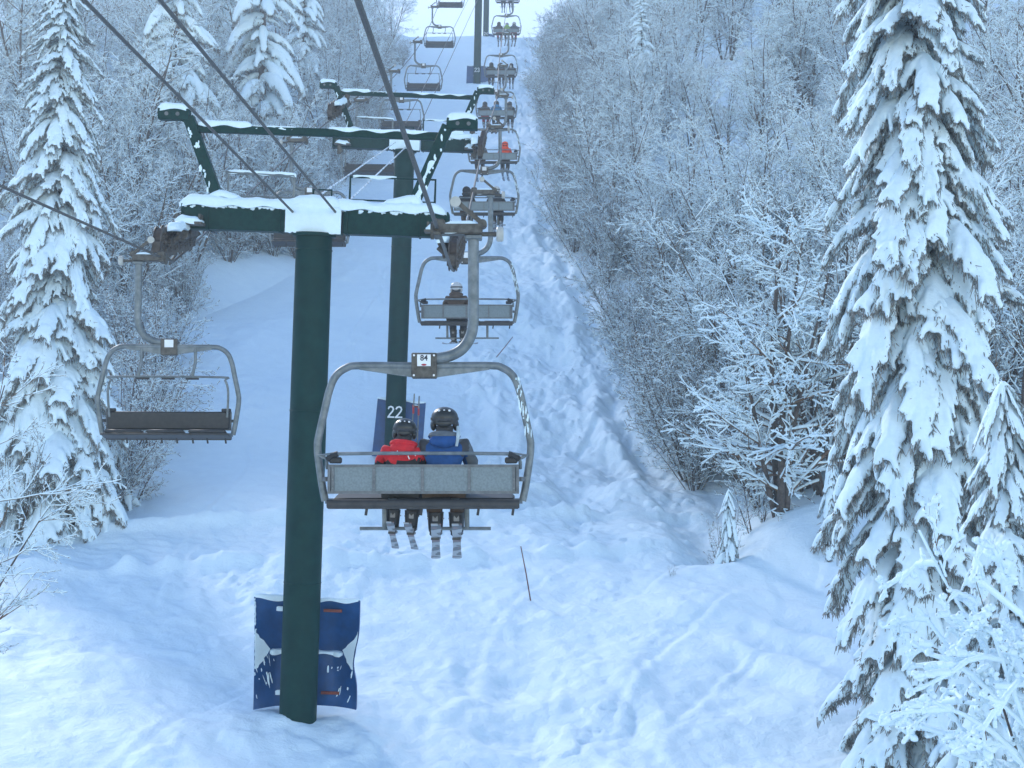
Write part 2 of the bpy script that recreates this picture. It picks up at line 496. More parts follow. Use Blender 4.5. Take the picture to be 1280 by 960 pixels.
def sheave_mesh():
    a = MB(); a.cyl((-.055, 0, 0), (.055, 0, 0), .25, 28); 
    b = MB()
    for sx in (-1, 1): b.tube([(sx * .056, 0, 0), (sx * .075, 0, 0)], [.285, .27], 28)
    b.cyl((-.12, 0, 0), (.12, 0, 0), .05, 12)
    for sx in (-1, 1):
        for k in range(8):
            an = k * math.pi / 4
            b.box((sx * .08, .16 * math.cos(an), .16 * math.sin(an)), (.02, .05, .05))
    return a.mesh('sheave'), b.mesh('rim')
ME_sheave, ME_rim = sheave_mesh()
ME_sheave.materials.append(M['sheave']); ME_rim.materials.append(M['sheave_rim'])

def tower_head(root, detail=True):
    """crossarm with lifting frame, in the frame of the pole top (x right, y up-slope, z along the pole)"""
    # crossarm: box beam in three lengths with flanges
    mb = MB()
    mb.box((-1.43, 0, .215), (1.9, .36, .43), bev=.012)
    mb.box((1.48, 0, .215), (1.9, .36, .43), bev=.012)
    mb.box((0, 0, .225), (.98, .44, .47), bev=.012)
    for x in (-2.36, -1.9, -.6, .6, 1.9, 2.4): mb.box((x, 0, .215), (.03, .42, .46))
    mb.build('crossarm', M['green_worn'], root)
    # lifting frame uprights, heads and tie beam
    for s in (-1, 1):
        u = MB(); u.beam((s * 1.70, 0, .42), (s * 2.34, 0, 2.02), .20, .20, (0, 1, 0), bev=.01)
        u.box((s * 1.70, 0, .46), (.34, .3, .05)); u.build('lifting_frame_upright', M['green_worn'], root)
        h = MB(); h.box((s * 2.60, 0, 2.06), (.56, .22, .20), bev=.01)
        h.prism([(s * 2.2, 1.85), (s * 2.5, 1.96), (s * 2.3, 1.96)] if s > 0 else [(s * 2.3, 1.96), (s * 2.5, 1.96), (s * 2.2, 1.85)], -.05, .05)
        hd = h.build('lifting_head', M['green_worn'], root)
        b_ = MB()
        for x in (2.52, 2.72): b_.cyl((s * x, -.114, 2.06), (s * x, .114, 2.06), .036, 14)
        b_.build('lifting_hole', M['frame'], hd)
        snow_ridge([(s * 2.33, 0, 2.16), (s * 2.88, 0, 2.16)], .26, .10, seed=3 + s).build('snow_cap', M['snow'], root)
        # snow clinging to the face of the leaning upright
        c = MB(); rnd = random.Random(7 + s)
        if s > 0:
            sr = snow_ridge([(1.80, -.02, .60), (2.10, -.02, 1.40)], .20, .07, seed=9, jit=.5)
            sr.build('snow_cap', M['snow'], root)
        for k in range(16):
            t = rnd.uniform(.1, .95); x = s * (1.70 + .64 * t); z = .42 + 1.6 * t
            c.ell((x + s * rnd.uniform(-.02, .10), -.102, z + rnd.uniform(-.05, .05)), (rnd.uniform(.012, .03), .012, rnd.uniform(.02, .07)), 7, 5, .3)
        c.build('snow_patch', M['snow'], root)
    t = MB(); t.box((0, .03, 1.83), (4.4, .12, .14), bev=.008); t.build('tie_beam', M['green_worn'], root)
    snow_ridge([(-2.16, .03, 1.905), (-1.2, .03, 1.905)], .17, .085, seed=5, jit=.08).build('snow_cap', M['snow'], root)
    snow_ridge([(-1.18, .03, 1.90), (-.4, .03, 1.90)], .12, .02, seed=6, jit=.5).build('snow_cap', M['snow'], root)
    snow_ridge([(.2, .03, 1.90), (2.0, .03, 1.90)], .13, .03, seed=8, jit=.4).build('snow_cap', M['snow'], root)
    # thick snow along the crossarm and the cap over the pole head
    def up(x): return .44
    path = [(-2.42, 0, .44), (-1.9, 0, .44), (-1.72, 0, .44), (-.5, 0, .45), (.5, 0, .46), (1.6, 0, .44), (2.35, 0, .44)]
    a = snow_ridge(path, .50, .17, jit=.2, seed=1)
    b2 = snow_ridge([(-.45, -.02, .47), (.52, -.02, .47)], .60, .20, jit=.15, seed=2)
    c2 = MB()
    # slab of snow plastered over the face of the centre box
    rnd = random.Random(3); nx = 22; nz = 10
    vs = []; fs = []
    for j in range(nz + 1):
        for i in range(nx + 1):
            x = -.50 + 1.0 * i / nx; z = .0 + .50 * j / nz
            e = min(1, 4 * min(i, nx - i) / nx) * (.4 + .6 * j / nz)
            vs.append((x, -.225 - .10 * e + rnd.uniform(-.008, .008), z + (rnd.uniform(-.03, .0) if j == 0 else 0)))
    for j in range(nz):
        for i in range(nx):
            q = j * (nx + 1) + i; fs.append((q, q + 1, q + nx + 2, q + nx + 1))
    o = len(vs)
    vs += [(v[0], -.2, v[2]) for v in vs[:]]
    fs += [tuple(reversed([i + o for i in f])) for f in fs[:]]
    c2.add(vs, fs)
    w1 = snow_ridge([(-1.95, 0, .50), (-1.72, 0, .62), (-1.62, 0, .60), (-1.3, 0, .50)], .34, .12, jit=.1, seed=12)
    w2 = snow_ridge([(1.95, 0, .50), (1.76, 0, .64), (1.6, 0, .60), (1.2, 0, .50)], .34, .12, jit=.1, seed=13)
    # ragged icing along the beam's upper face
    d = MB(); rnd = random.Random(21)
    for k in range(70):
        x = rnd.choice([rnd.uniform(-2.35, -.5), rnd.uniform(.5, 2.4)])
        d.ell((x, -.185, .42 - abs(rnd.gauss(0, .015))), (rnd.uniform(.02, .05), .02, rnd.uniform(.012, .03)), 7, 5, .3)
    join(a, b2, c2, w1, w2, d).build('snow_cap', M['snow'], root)
    # catwalk railings
    r = MB()
    r.tube([(-1.75, .55, 1.13), (-.48, .55, 1.10)], .032, 8); r.tube([(-.48, .55, 1.10), (-.48, .55, .25)], .028, 8)
    r.tube([(-1.75, .55, .70), (-.48, .55, .70)], .020, 8); r.tube([(-1.70, .55, 1.13), (-1.70, .55, .25)], .020, 8)
    r.build('catwalk_railing', M['galv'], root)
    r = MB()
    r.tube([(.55, .55, .25), (.55, .55, 1.12), (2.12, .55, 1.12), (2.12, .55, .25)], .024, 8)
    r.tube([(.55, .55, .70), (2.12, .55, .70)], .016, 8)
    r.build('catwalk_railing', M['green'], root)
    r = MB()
    r.tube([(-.12, .5, .45), (-.12, .5, .86), (.22, .5, .86), (.22, .5, .45)], .022, 8)
    r.tube([(-.12, .5, .62), (.22, .5, .62)], .016, 8)
    r.build('ladder_hoop', M['green'], root)
    g = MB(); g.box((-1.15, .42, .20), (1.4, .30, .03)); g.box((1.4, .42, .20), (1.5, .30, .03))
    g.build('catwalk_deck', M['galv'], root)
    snow_ridge([(-1.70, .55, 1.155), (-.45, .55, 1.13)], .055, .03, seed=15, jit=.4).build('snow_cap', M['snow'], root)
    snow_ridge([(.6, .55, 1.14), (1.4, .55, 1.14)], .05, .025, seed=16).build('snow_cap', M['snow'], root)

def sheave_train(root, pts, out):
    """row of wheels pressing the rope down; pts = wheel centres in tower coordinates; out=+1/-1 outer side"""
    for k, p in enumerate(pts):
        w = link('sheave_wheel', ME_sheave, root); w.location = p
        q = link('wheel_rim', ME_rim, w)
    # rocker beams pairing the wheels, main beam, bracket up to the crossarm
    mb = MB()
    inner = -out
    for k in range(0, len(pts) - 1, 2):
        a, b = Vector(pts[k]), Vector(pts[k + 1]); o = Vector((inner * .16, 0, .0))
        mb.beam(a + o, b + o, .04, .13)
        mb.cyl(a + o * .3, a + o * 1.2, .03, 10); mb.cyl(b + o * .3, b + o * 1.2, .03, 10)
        m_ = (a + b) / 2 + o
        mb.cyl(m_, m_ + Vector((inner * .12, 0, .10)), .05, 12)
    a, b = Vector(pts[0]), Vector(pts[-1]); o = Vector((inner * .24, 0, .12))
    mb.beam(a.lerp(b, .12) + o, a.lerp(b, .88) + o, .06, .16, bev=.008)
    mb.box(a + Vector((inner * .02, -.32, -.12)), (.14, .10, .20), bev=.01)      # rope catcher
    mb.box(b + Vector((inner * .02, .32, -.05)), (.14, .10, .20), bev=.01)
    c = a.lerp(b, .5) + o
    mb.beam(c, c + Vector((inner * .10, 0, .35)), .14, .14)
    mb.build('sheave_beam', M['rust'], root)
    g = MB()
    hub = Vector((a.x + inner * .30, 0, .02))
    g.box(hub + Vector((0, -.12, .05)), (.52, .75, .05), bev=.006)
    g.box(hub + Vector((-.20, -.12, .14)), (.04, .6, .16)); g.box(hub + Vector((.20, -.12, .14)), (.04, .6, .16))
    g.box(hub + Vector((-inner * .1, -.38, -.12)), (.12, .10, .30), bev=.006)
    g.cyl(hub + Vector((-inner * .05, -.46, -.16)), hub + Vector((-inner * .05, -.30, -.16)), .07, 14)
    g.build('sheave_bracket', M['block'], root)
    s1 = snow_ridge([hub + Vector((-.24, -.25, .08)), hub + Vector((.24, -.25, .08))], .50, .13, seed=31 + out)
    s2 = snow_ridge([a + Vector((inner * .20, -.05, .24)), a.lerp(b, .5) + Vector((inner * .24, 0, .24))], .22, .12, seed=35 + out)
    join(s1, s2).build('snow_cap', M['snow'], root)

def local_matrix(base, top, roll_deg):
    U = (top - base).normalized()
    X = Vector((math.cos(R(roll_deg)), 0, math.sin(R(roll_deg))))
    X = (X - U * X.dot(U)).normalized()
    Y = U.cross(X)
    return Matrix(((X.x, Y.x, U.x, top.x), (X.y, Y.y, U.y, top.y), (X.z, Y.z, U.z, top.z), (0, 0, 0, 1)))

def lift_tower(base, top, roll, label, group, left_rope, right_rope, number=None, num_z=None):
    MW = local_matrix(base, top, roll); L = (top - base).length
    root = empty('lift_tower', (0, 0, 0), label, 'lift tower', group)
    # the Empty sits at the pole's foot
    MF = MW @ Matrix.Translation((0, 0, -L)); root.matrix_world = MF
    head = empty('tmp'); 
    mb = MB(); mb.tube([(0, 0, -L - 1.2), (0, 0, -L * .5), (0, 0, 0)], [.337, .333, .325], 40)
    pole = mb.build('pole', M['green'], root)
    for z_ in (-.30, -3.2, -6.3):
        wm = MB(); wm.tube([(0, 0, z_ - .012), (0, 0, z_ - .004), (0, 0, z_ + .004), (0, 0, z_ + .012)], [.330, .338, .338, .330] if z_ > -1 else [.334, .341, .341, .334], 40, cap=False)
        wm.build('weld_seam', M['green_worn'], pole)
    mb2 = MB(); mb2.tube([(0, 0, -.06), (0, 0, 0)], [.39, .39], 32)
    mb2.build('pole_flange', M['green_worn'], pole)
    tower_head(root)
    Inv = MW.inverted()
    for rope, out in ((left_rope, -1), (right_rope, 1)):
        if rope is None: continue
        pts = []
        for q in rope:
            p = Inv @ q; pts.append(p + Vector((0, 0, .265)))
        sheave_train(root, pts, out)
    if number:
        ST = {'2': [[(-.10, .10), (-.07, .155), (0, .18), (.07, .155), (.095, .09), (.06, .02), (-.10, -.165), (.11, -.165)]],
              '3': [[(-.09, .12), (-.04, .175), (.03, .175), (.085, .12), (.06, .04), (-.01, .01), (.07, -.03), (.095, -.10), (.04, -.17), (-.04, -.17), (-.10, -.11)]],
              '4': [[(.04, -.18), (.04, .18), (-.11, -.07), (.12, -.07)]]}
        sg = MB()
        for q, ch in enumerate(number):
            xo = (q - (len(number) - 1) / 2) * .285
            for st in ST[ch]:
                for p0, p1 in zip(st[:-1], st[1:]):
                    for z_ in range(4):
                        w = []
                        for t_ in (z_ / 4 - .12, (z_ + 1) / 4 + .12):
                            x = (p0[0] + (p1[0] - p0[0]) * t_) + xo; y = p0[1] + (p1[1] - p0[1]) * t_; an = x / .345
                            w.append(Vector((.336 * math.sin(an), -.336 * math.cos(an), y + num_z)))
                        sg.beam(w[0], w[1], .05, .016, up=((w[0] + w[1]) / 2 * 1).to_2d().to_3d())
        sg.build('number_sign', M['plate'], pole)
    # shift children from pole-top frame to the foot frame
    for ch in root.children:
        ch.location = Vector(ch.location) + Vector((0, 0, L))
    bpy.data.objects.remove(head)
    return root, MW, L

G_T = 'green steel lift towers climbing the run'
def lerp_pts(a, b, n): return [a.lerp(b, i / (n - 1)) for i in range(n)]

# rope grips: (scale px/m, centre px, seat bottom py)
right = [(112.5, 531, 632), (54.2, 584, 407), (36.2, 605.5, 270), (27.7, 617.5, 205), (21.7, 620.5, 149), (17.8, 626, 97), (15.5, 633, 44), (13.2, 634.5, 4)]
left = [(73.2, 214, 548), (42.9, 388, 308), (30.5, 463, 220), (24, 502, 163), (20, 529.5, 114), (16.7, 549.5, 60), (14.75, 563, 10)]
gripR = [P(cx + .14 * s, by - 3.08 * s, F / s) for s, cx, by in right]
gripL = [P(cx - .14 * s, by - 3.08 * s, F / s) for s, cx, by in left]

# rope points under the sheaves of each tower
t1R = lerp_pts(P(566, 338, 24.9), P(575, 318, 27.3), 6)
t1L = lerp_pts(P(200, 322, 24.9), P(233, 313, 27.4), 6)
t2R = lerp_pts(P(600, 199, 46.3), P(604, 182, 48.9), 6)
t2L = lerp_pts(P(413, 150, 46.3), P(429, 141, 48.9), 6)
B1, T1 = P(372, 905, 26.0), P(393, 292, 26.0)
B2, T2 = P(492, 585, 47.6), P(506, 188, 47.6)
B3, T3 = P(596, 108, 133.0), P(599, -34, 133.0)
B4, T4 = P(607, 60, 170.0), P(609, -56, 170.0)
T3R = [P(633, -40, 132), P(634, -46, 134.5)]; T3L = [P(569, -42, 132), P(571, -48, 134.5)]
# pole rises out of the snow: put its foot on the ground
tw1 = lift_tower(B1, T1, -2.4, 'nearest green lift tower with a thick round pole and snow loaded crossarm', G_T, t1L, t1R)
tw2 = lift_tower(B2, T2, -1.8, 'second green lift tower, pole painted 22, seen behind the nearest one', G_T, t2L, t2R, '22', -(515 - 188) / 37.8)
tw3 = lift_tower(B3, T3, -.8, 'distant green lift tower 23 standing high on the run', G_T, lerp_pts(*T3L, 4), lerp_pts(*T3R, 4), '23', -(88 + 34) / 13.5)
tw4 = lift_tower(B4, T4, -.5, 'farthest lift tower 24, hazy behind tower 23', G_T, None, None, '24', -(43 + 56) / 10.6)

# ------------------------------------------------------------------ ropes
def rope(name, pts, r, label, cat, mat=None, sub=6, n=8):
    mb = MB(); mb.tube(pts, r, n, smooth=sub); o = mb.build(name, mat or M['cable'])
    return tag(o, label, cat)
behindR = P(447, 0, 9.4); b2R = behindR + (behindR - P(500, 150, 12.5)) * 2.0
ptsR = [behindR + (behindR - gripR[0]) * 2.2, behindR, gripR[0]] + [t1R[0], t1R[3], t1R[5]] + [gripR[1], ] + [t2R[0], t2R[3], t2R[5]] + gripR[4:5] + gripR[5:6] + [T3R[0].lerp(gripR[6], .5)] + [P(640, -75, 160)]
# keep the order by distance (chairs 3 and 4 hang before and after the second tower)
ptsR = [ptsR[0], behindR, gripR[0], t1R[0], t1R[3], t1R[5], gripR[1], t2R[0], t2R[3], t2R[5], gripR[2], gripR[3], gripR[4], gripR[5], gripR[6], gripR[7], P(641, -90, 170)]
rope('haul_rope', ptsR, .024, 'thick steel haul rope over the occupied right hand chairs', 'cable')
nearL = P(0, 232, 19.3)
ptsL = [nearL + (nearL - gripL[0]) * 3, nearL, gripL[0], t1L[1], t1L[3], t1L[5], gripL[1], t2L[0], t2L[3], t2L[5], gripL[2], gripL[3], gripL[4], gripL[5], gripL[6], P(590, -95, 170)]
rope('haul_rope', ptsL, .022, 'steel haul rope over the empty left hand chairs', 'cable')
def line(name, a, b, label, near, far=None):
    pts = [a + (a - b) * 1.3, a, b] + ([far] if far else [])
    rope(name, pts, near, label, 'cable', sub=3)
# two communication lines clamped on the towers
w = [(P(105, 0, 13.5), P(367, 266, 25.85), P(397, 246, 26.2), P(494, 178, 47.3), P(507, 154, 48.2), P(585, 0, 100)),
     (P(200, 0, 13.0), P(420, 266, 25.85), P(425, 262, 26.2), P(507, 184, 47.3), P(521, 165, 48.2), P(597, 0, 100))]
for k, (a, b, c, d, e, f) in enumerate(w):
    s = 'left' if k == 0 else 'right'
    rope('overhead_line', [a + (a - b) * 1.2, a, a.lerp(b, .5), b], .021, f'taut {s} overhead line running down to the nearest crossarm', 'cable', sub=3)
    rope('overhead_line', [c, c.lerp(d, .5), d], .018, f'snow coated {s} overhead line between the first and second towers', 'cable', M['frost_line'] if 'frost_line' in M else None, sub=3)
    rope('overhead_line', [e, e.lerp(f, .5), f, f + (f - e) * .35], .014, f'thin {s} overhead line climbing beyond the second tower', 'cable', sub=3)

# ------------------------------------------------------------------ crash pads
def crash_pad(MW, w, h, xoff, yoff, zbot, label, snow=True, straps=True, tilt=0, flat=False):
    root = empty('crash_pad', (0, 0, 0), label, 'crash pad', 'blue crash pads on the lift towers')
    root.matrix_world = MW @ Matrix.Translation((xoff, yoff, zbot)) @ Matrix.Rotation(R(tilt), 4, 'Y')
    nx, nz = 24, 30; t = .12
    def prof_(u, v):
        """u -1..1, v 0..1 -> x,y,z"""
        if flat:
            return u * w / 2 * (1 - .03 * v), .06 * u * u + .03 * math.sin(3 * v), v * h
        waist = 1 - .085 * math.exp(-((v - .42) / .16) ** 2) if u > 0 else 1 - .06 * (1 - v)
        x = u * w / 2 * waist
        fold = max(0, 1 - abs(v - .5) / .5)
        side = max(0, abs(u) - .55) / .45
        y = .30 * fold ** .8 - side ** 1.3 * (.16 + .22 * fold) + .01 * math.sin(9 * u + 5 * v)
        z = v * h + (.05 * (u * u) if v > .5 else -.05 * u * u * (1 if v < .2 else .3)) + .03 * u * (1 - v)
        return x, y, z
    mb = MB(); vs = []; fs = []
    for s in (0, 1):
        for j in range(nz + 1):
            for i in range(nx + 1):
                x, y, z = prof_(-1 + 2 * i / nx, j / nz); vs.append((x, y + s * t, z))
    o = (nx + 1) * (nz + 1)
    for j in range(nz):
        for i in range(nx):
            q = j * (nx + 1) + i
            fs.append((q, q + 1, q + nx + 2, q + nx + 1)); fs.append(tuple(reversed((q + o, q + 1 + o, q + nx + 2 + o, q + nx + 1 + o))))
    for i in range(nx):
        fs.append((i, i + o, i + 1 + o, i + 1)); q = nz * (nx + 1) + i; fs.append((q, q + 1, q + 1 + o, q + o))
    for j in range(nz):
        q = j * (nx + 1); fs.append((q, q + nx + 1, q + nx + 1 + o, q + o)); q += nx; fs.append((q, q + o, q + nx + 1 + o, q + nx + 1))
    mb.add(vs, fs); mb.build('vinyl_mat', M['padblue'], root)
    if straps:
        for v in ((.90, .12) if not flat else (.92, .45)):
            for (u0, u1) in (((-.60, -.35), (.3, .65)) if not flat else ((-.5, -.3), (.5, .75))):
                st = MB(); p0 = prof_(u0, v); p1 = prof_(u1, v)
                st.box(((p0[0] + p1[0]) / 2, min(p0[1], p1[1]) - .02, (p0[2] + p1[2]) / 2), (p1[0] - p0[0], .03, .055), bev=.006)
                so = st.build('strap', M['strap'], root)
                if u0 < 0:
                    snow_ridge([(p0[0], p0[1] - .03, p0[2] + .015), (p1[0] + .02, p1[1] - .03, p1[2] + .015)], .05, .03, seg=.03, seed=4).build('snow_patch', M['snow'], so)
    if snow:
        top = [(*prof_(-1 + 2 * k / 14, 1)[:2], prof_(-1 + 2 * k / 14, 1)[2]) for k in range(15)]
        a = snow_ridge([(x, y + t / 2, z) for x, y, z in top], .13, .05, seed=8, seg=.04, jit=.4)
        if not flat:
            b_ = snow_ridge([(*prof_(-.72 + 1.42 * k / 10, .50)[:1], prof_(-.72 + 1.42 * k / 10, .5)[1] - .06, prof_(0, .5)[2] - .03) for k in range(11)], .16, .05, seed=18, seg=.04, jit=.3)
            c_ = MB(); rnd = random.Random(2)
            # drifted wedges caught in the side folds
            for s in (-1, 1):
                rows = 12; vs = []; fs = []
                for j in range(rows + 1):
                    v = .36 + .34 * j / rows
                    k_ = 1 - abs(j / rows - .42) * 2.1
                    u_in = 1 - .26 * max(.04, k_) - rnd.uniform(0, .04)
                    for i in range(6):
                        u = s * (u_in + (.985 - u_in) * i / 5)
                        x, y, z = prof_(u, v); vs.append((x, y - .018 - rnd.uniform(0, .012), z))
                for j in range(rows):
                    for i in range(5):
                        q = j * 6 + i; f_ = (q, q + 1, q + 7, q + 6); fs.append(f_ if s > 0 else f_[::-1])
                n0 = len(vs); vs += [(x, y + .03, z) for x, y, z in vs[:n0]]
                fs += [tuple(reversed([i + n0 for i in f_])) for f_ in fs[:]]
                c_.add(vs, fs)
            for k in range(26):                      # frozen splashes on the lower half
                u = rnd.choice([rnd.uniform(-.97, -.66), rnd.uniform(.35, .95)]); v = rnd.uniform(.06, .46)
                x, y, z = prof_(u, v)
                c_.ell((x, y - .004, z), (rnd.uniform(.004, .018), .010, rnd.uniform(.01, .12)), 7, 5, .45, rot=Matrix.Rotation(R(18 * u + rnd.uniform(-8, 8)), 3, 'Y'))
            for k in range(40):
                v = rnd.uniform(.3, 1); x, y, z = prof_(-.985, v); c_.ell((x, y, z), (.014, .03, rnd.uniform(.02, .05)), 6, 4, .4)
            a = join(a, b_, c_)
        else:
            c_ = MB(); rnd = random.Random(5)
            for (u, v) in ((-.35, .93), (-.42, .5), (.6, .93), (.7, .5)):
                x, y, z = prof_(u, v); c_.ell((x, y - .03, z + .03), (.09, .02, .018), 8, 5, .2)
            a = join(a, c_)
        a.build('snow_patch', M['snow'], root)
    return root
s1_ = F / 26.0
MW1 = local_matrix(B1, T1, 0); L1_ = (T1 - B1).length
crash_pad(MW1 @ Matrix.Translation((0, 0, -L1_)), 1.93, 1.92, .06, .37, .26, 'folded blue crash pad with crusted snow behind the nearest pole foot')
MW2 = local_matrix(B2, T2, 0); L2_ = (T2 - B2).length
crash_pad(MW2 @ Matrix.Translation((0, 0, -L2_)), 1.66, 1.93, .05, .42, .30, 'flat blue crash pad behind the pole marked 22', flat=True, tilt=3.0)
MW3 = local_matrix(B3, T3, 0); L3_ = (T3 - B3).length
crash_pad(MW3 @ Matrix.Translation((0, 0, -L3_)), 2.3, 1.9, .15, .42, .1, 'hazy blue crash pad far up behind the pole marked 23', straps=False, flat=True)
MW4 = local_matrix(B4, T4, 0); L4_ = (T4 - B4).length
crash_pad(MW4 @ Matrix.Translation((0, 0, -L4_)), 1.4, 1.7, .35, .42, .1, 'farthest and faintest blue grey crash pad beside pole 24', straps=False, flat=True)

# ------------------------------------------------------------------ chairs
def bail_path(s=1):
    h = [(0, -1.53), (.70, -1.525), (.86, -1.55), (.98, -1.64), (1.05, -1.80), (1.10, -2.02), (1.165, -2.32), (1.175, -2.42), (1.165, -2.55), (1.12, -2.85), (1.085, -3.02)]
    return h
def make_chair(raised):
    """four seat chair, origin where it grips the rope; y+ is the way the riders face"""
    root = empty('chairlift_chair')
    ox = -.14
    # bail
    mb = MB(); h = bail_path()
    pts = [(-x + ox, .05, z) for x, z in h[::-1]] + [(x + ox, .05, z) for x, z in h[1:]]
    rs = [.043] * len(pts)
    mb.tube(pts, rs, 10, smooth=4)
    for s in (-1, 1):
        mb.prism([(ox + s * .10, -1.49), (ox + s * .10, -1.66), (ox + s * .72, -1.57), (ox + s * .72, -1.50)] if s > 0 else
                 [(ox + s * .72, -1.50), (ox + s * .72, -1.57), (ox + s * .10, -1.66), (ox + s * .10, -1.49)], .025, .085)
    mb.tube([(ox - 1.085, .05, -3.02), (ox + 1.085, .05, -3.02)], .03, 10)
    bail = mb.build('bail_frame', M['galv'], root)
    # frost on the right side of the bail
    if not raised:
        rnd = random.Random(1); fr = MB()
        for k in range(30):
            t = rnd.random(); x = 1.0 + .14 * t; z = -1.66 - .62 * t
            fr.ell((ox + x + rnd.uniform(-.02, .05), .01 + rnd.uniform(-.01, .01), z), (rnd.uniform(.004, .011), .012, rnd.uniform(.010, .06)), 8, 6, .25)
        fr.build('snow_patch', M['snow'], bail)
    # block
    b = MB(); b.box((ox, .03, -1.53), (.28, .15, .28), bev=.012)
    blk = b.build('hanger_block', M['block'], root)
    bo = MB()
    for x in (-.11, .11):
        for z in (-1.42, -1.64): bo.cyl((ox + x, -.06, z), (ox + x, -.04, z), .012, 8)
    bo.build('bolt', M['plate'], blk)
    sy = -.05 if not raised else .11
    pl = MB(); pl.box((ox + 0, sy - (.004 if not raised else -.004), -1.475), (.15, .008, .13), bev=.002)
    plate = pl.build('number_plate', M['plate'], blk)
    # hanger tube: top plate, straight drop, wide bend, into the block
    hg = MB()
    hg.tube([(.40, .03, -.10), (.40, .03, -.6), (.40, .03, -1.02), (.37, .03, -1.20), (.28, .03, -1.34), (.14, .03, -1.42), (-.02, .03, -1.45)], .062, 14, smooth=5)
    for s in (0,): hg.box((.40, .03, -.10), (.19, .16, .05), bev=.01)
    hg.build('hanger_arm', M['galv'], root)
    # grip: housing with snow, jaw on the rope, spring rod and roller
    g = MB()
    g.box((.24, .03, -.045), (.52, .17, .05), bev=.01)
    g.box((.24, -.07, -.01), (.52, .02, .10), bev=.005); g.box((.24, .13, -.01), (.52, .02, .10), bev=.005)
    g.box((.02, .03, .02), (.13, .2, .16), bev=.02)
    g.cyl((-.075, .03, -.02), (-.04, .03, -.02), .10, 18); g.cyl((-.04, .03, -.02), (.02, .03, -.02), .05, 12)
    g.box((0, .03, -.07), (.09, .32, .05), bev=.015)
    g.cyl((.48, .03, -.06), (.70, .03, -.06), .026, 10)
    g.beam((.50, .03, .06), (.22, .03, .30), .045, .05); g.cyl((.50, -.03, .05), (.50, .09, .05), .05, 14)
    grip = g.build('rope_grip', M['block'], root)
    rl = MB(); rl.tube([(.655, .03, -.06), (.67, .03, -.06), (.72, .03, -.06), (.735, .03, -.06)], [.07, .085, .085, .07], 16)
    rl.build('guide_roller', M['taupe_plastic'], grip)
    rl = MB(); rl.cyl((.20, -.01, .30), (.20, .07, .30), .06, 14)
    rl.build('guide_roller', M['taupe_plastic'], grip)
    snow_ridge([(.04, .03, -.015), (.48, .03, -.015)], .19, .10, seed=2).build('snow_patch', M['snow'], grip)
    # backrest: steel frame with four panels, rear face towards y-
    fr = MB(); zt, zb = -2.635, -2.925; yb = -.06
    X0, X1 = ox - 1.045, ox + 1.045
    fr.beam((X0, yb, zt), (X1, yb, zt), .035, .03); fr.beam((X0, yb, zb), (X1, yb, zb), .035, .03)
    for k, x in enumerate((X0 + .015, X0 + .055, ox - .54, ox - .01, ox + .50, X1 - .055, X1 - .015)):
        fr.beam((x, yb - .004, zt), (x, yb - .004, zb), .035, .032, (1, 0, 0))
    for s in (-1, 1): fr.beam((ox + s * 1.06, yb, -2.78), (ox + s * 1.13, .05, -2.78), .03, .05)
    fo = fr.build('backrest_frame', M['frame'], root)
    bo = MB()
    for x in (X0 + .055, ox - .54, ox - .01, ox + .50, X1 - .055):
        for z in (-2.68, -2.78, -2.88): bo.cyl((x, yb - .028, z), (x, yb - .02, z), .009, 7)
    bo.build('bolt', M['galv'], fo)
    for (a, c) in ((X0 + .07, ox - .556), (ox - .524, ox - .026), (ox + .006, ox + .484), (ox + .516, X1 - .07)):
        p = MB(); p.box(((a + c) / 2, yb + .004, (zt + zb) / 2), (c - a, .02, zt - zb - .03)); p.build('backrest_panel', M['panel'], root)
    cu = MB(); cu.box((ox, yb + .05, (zt + zb) / 2 + .005), (2.04, .055, .30), bev=.02); cu.build('backrest_cushion', M['cushion'], root)
    # seat
    st = MB(); rot = Matrix.Rotation(R(7), 3, 'X')
    st.box((ox, .17, -3.045), (2.10, .46, .035), rot, bev=.01)
    st.tube([(ox - 1.05, -.075, -3.05), (ox + 1.05, -.075, -3.05)], .048, 10)
    st.box((ox, -.075, -3.085), (2.08, .06, .04), bev=.008)
    seat = st.build('seat_pan', M['seat_under'], root)
    for k in range(3):
        c = MB(); c.box((ox - .69 + .69 * k, .19, -2.995), (.62, .42, .065), rot, bev=.025); c.build('seat_cushion', M['cushion'], root)
    for x in (-.62, -.02, .60, .98) if not raised else (-1.0, -.7, -.46, -.2, .05, .3, .62):
        tb = MB(); tb.box((ox + x, -.07 if not raised else .38, -3.13), (.028, .03, .09), Matrix.Rotation(R(8), 3, 'Y'))
        tb.build('under_seat_tab', M['rubber'], root)
    # upper rail behind the back with rubber ends
    if not raised:
        ra = MB()
        ra.tube([(ox - 1.06, .0, -2.66), (ox - 1.05, -.10, -2.56), (ox - .97, -.12, -2.505), (ox + .97, -.12, -2.505), (ox + 1.05, -.10, -2.56), (ox + 1.06, .0, -2.66)], .02, 8, smooth=3)
        ra.build('restraint_bar', M['galv'], root)
        for s in (-1, 1):
            ru = MB(); ru.tube([(ox + s * .93, -.12, -2.505), (ox + s * 1.0, -.115, -2.525), (ox + s * 1.05, -.10, -2.565)], .032, 8)
            ru.box((ox + s * .96, -.08, -2.575), (.14, .06, .07), bev=.015)
            ru.build('rubber_stop', M['rubber'], root)
        for s, xm in ((-1, -.47), (1, .46)):
            ft = MB(); x = ox + xm
            ft.tube([(x, .45, -3.02), (x, .50, -3.33)], .028, 8)
            ft.tube([(x - (.28 if s < 0 else .30), .50, -3.335), (x + (.30 if s < 0 else .27), .50, -3.335)], .02, 8)
            ft.build('footrest', M['galv'], root)
    else:
        ra = MB()
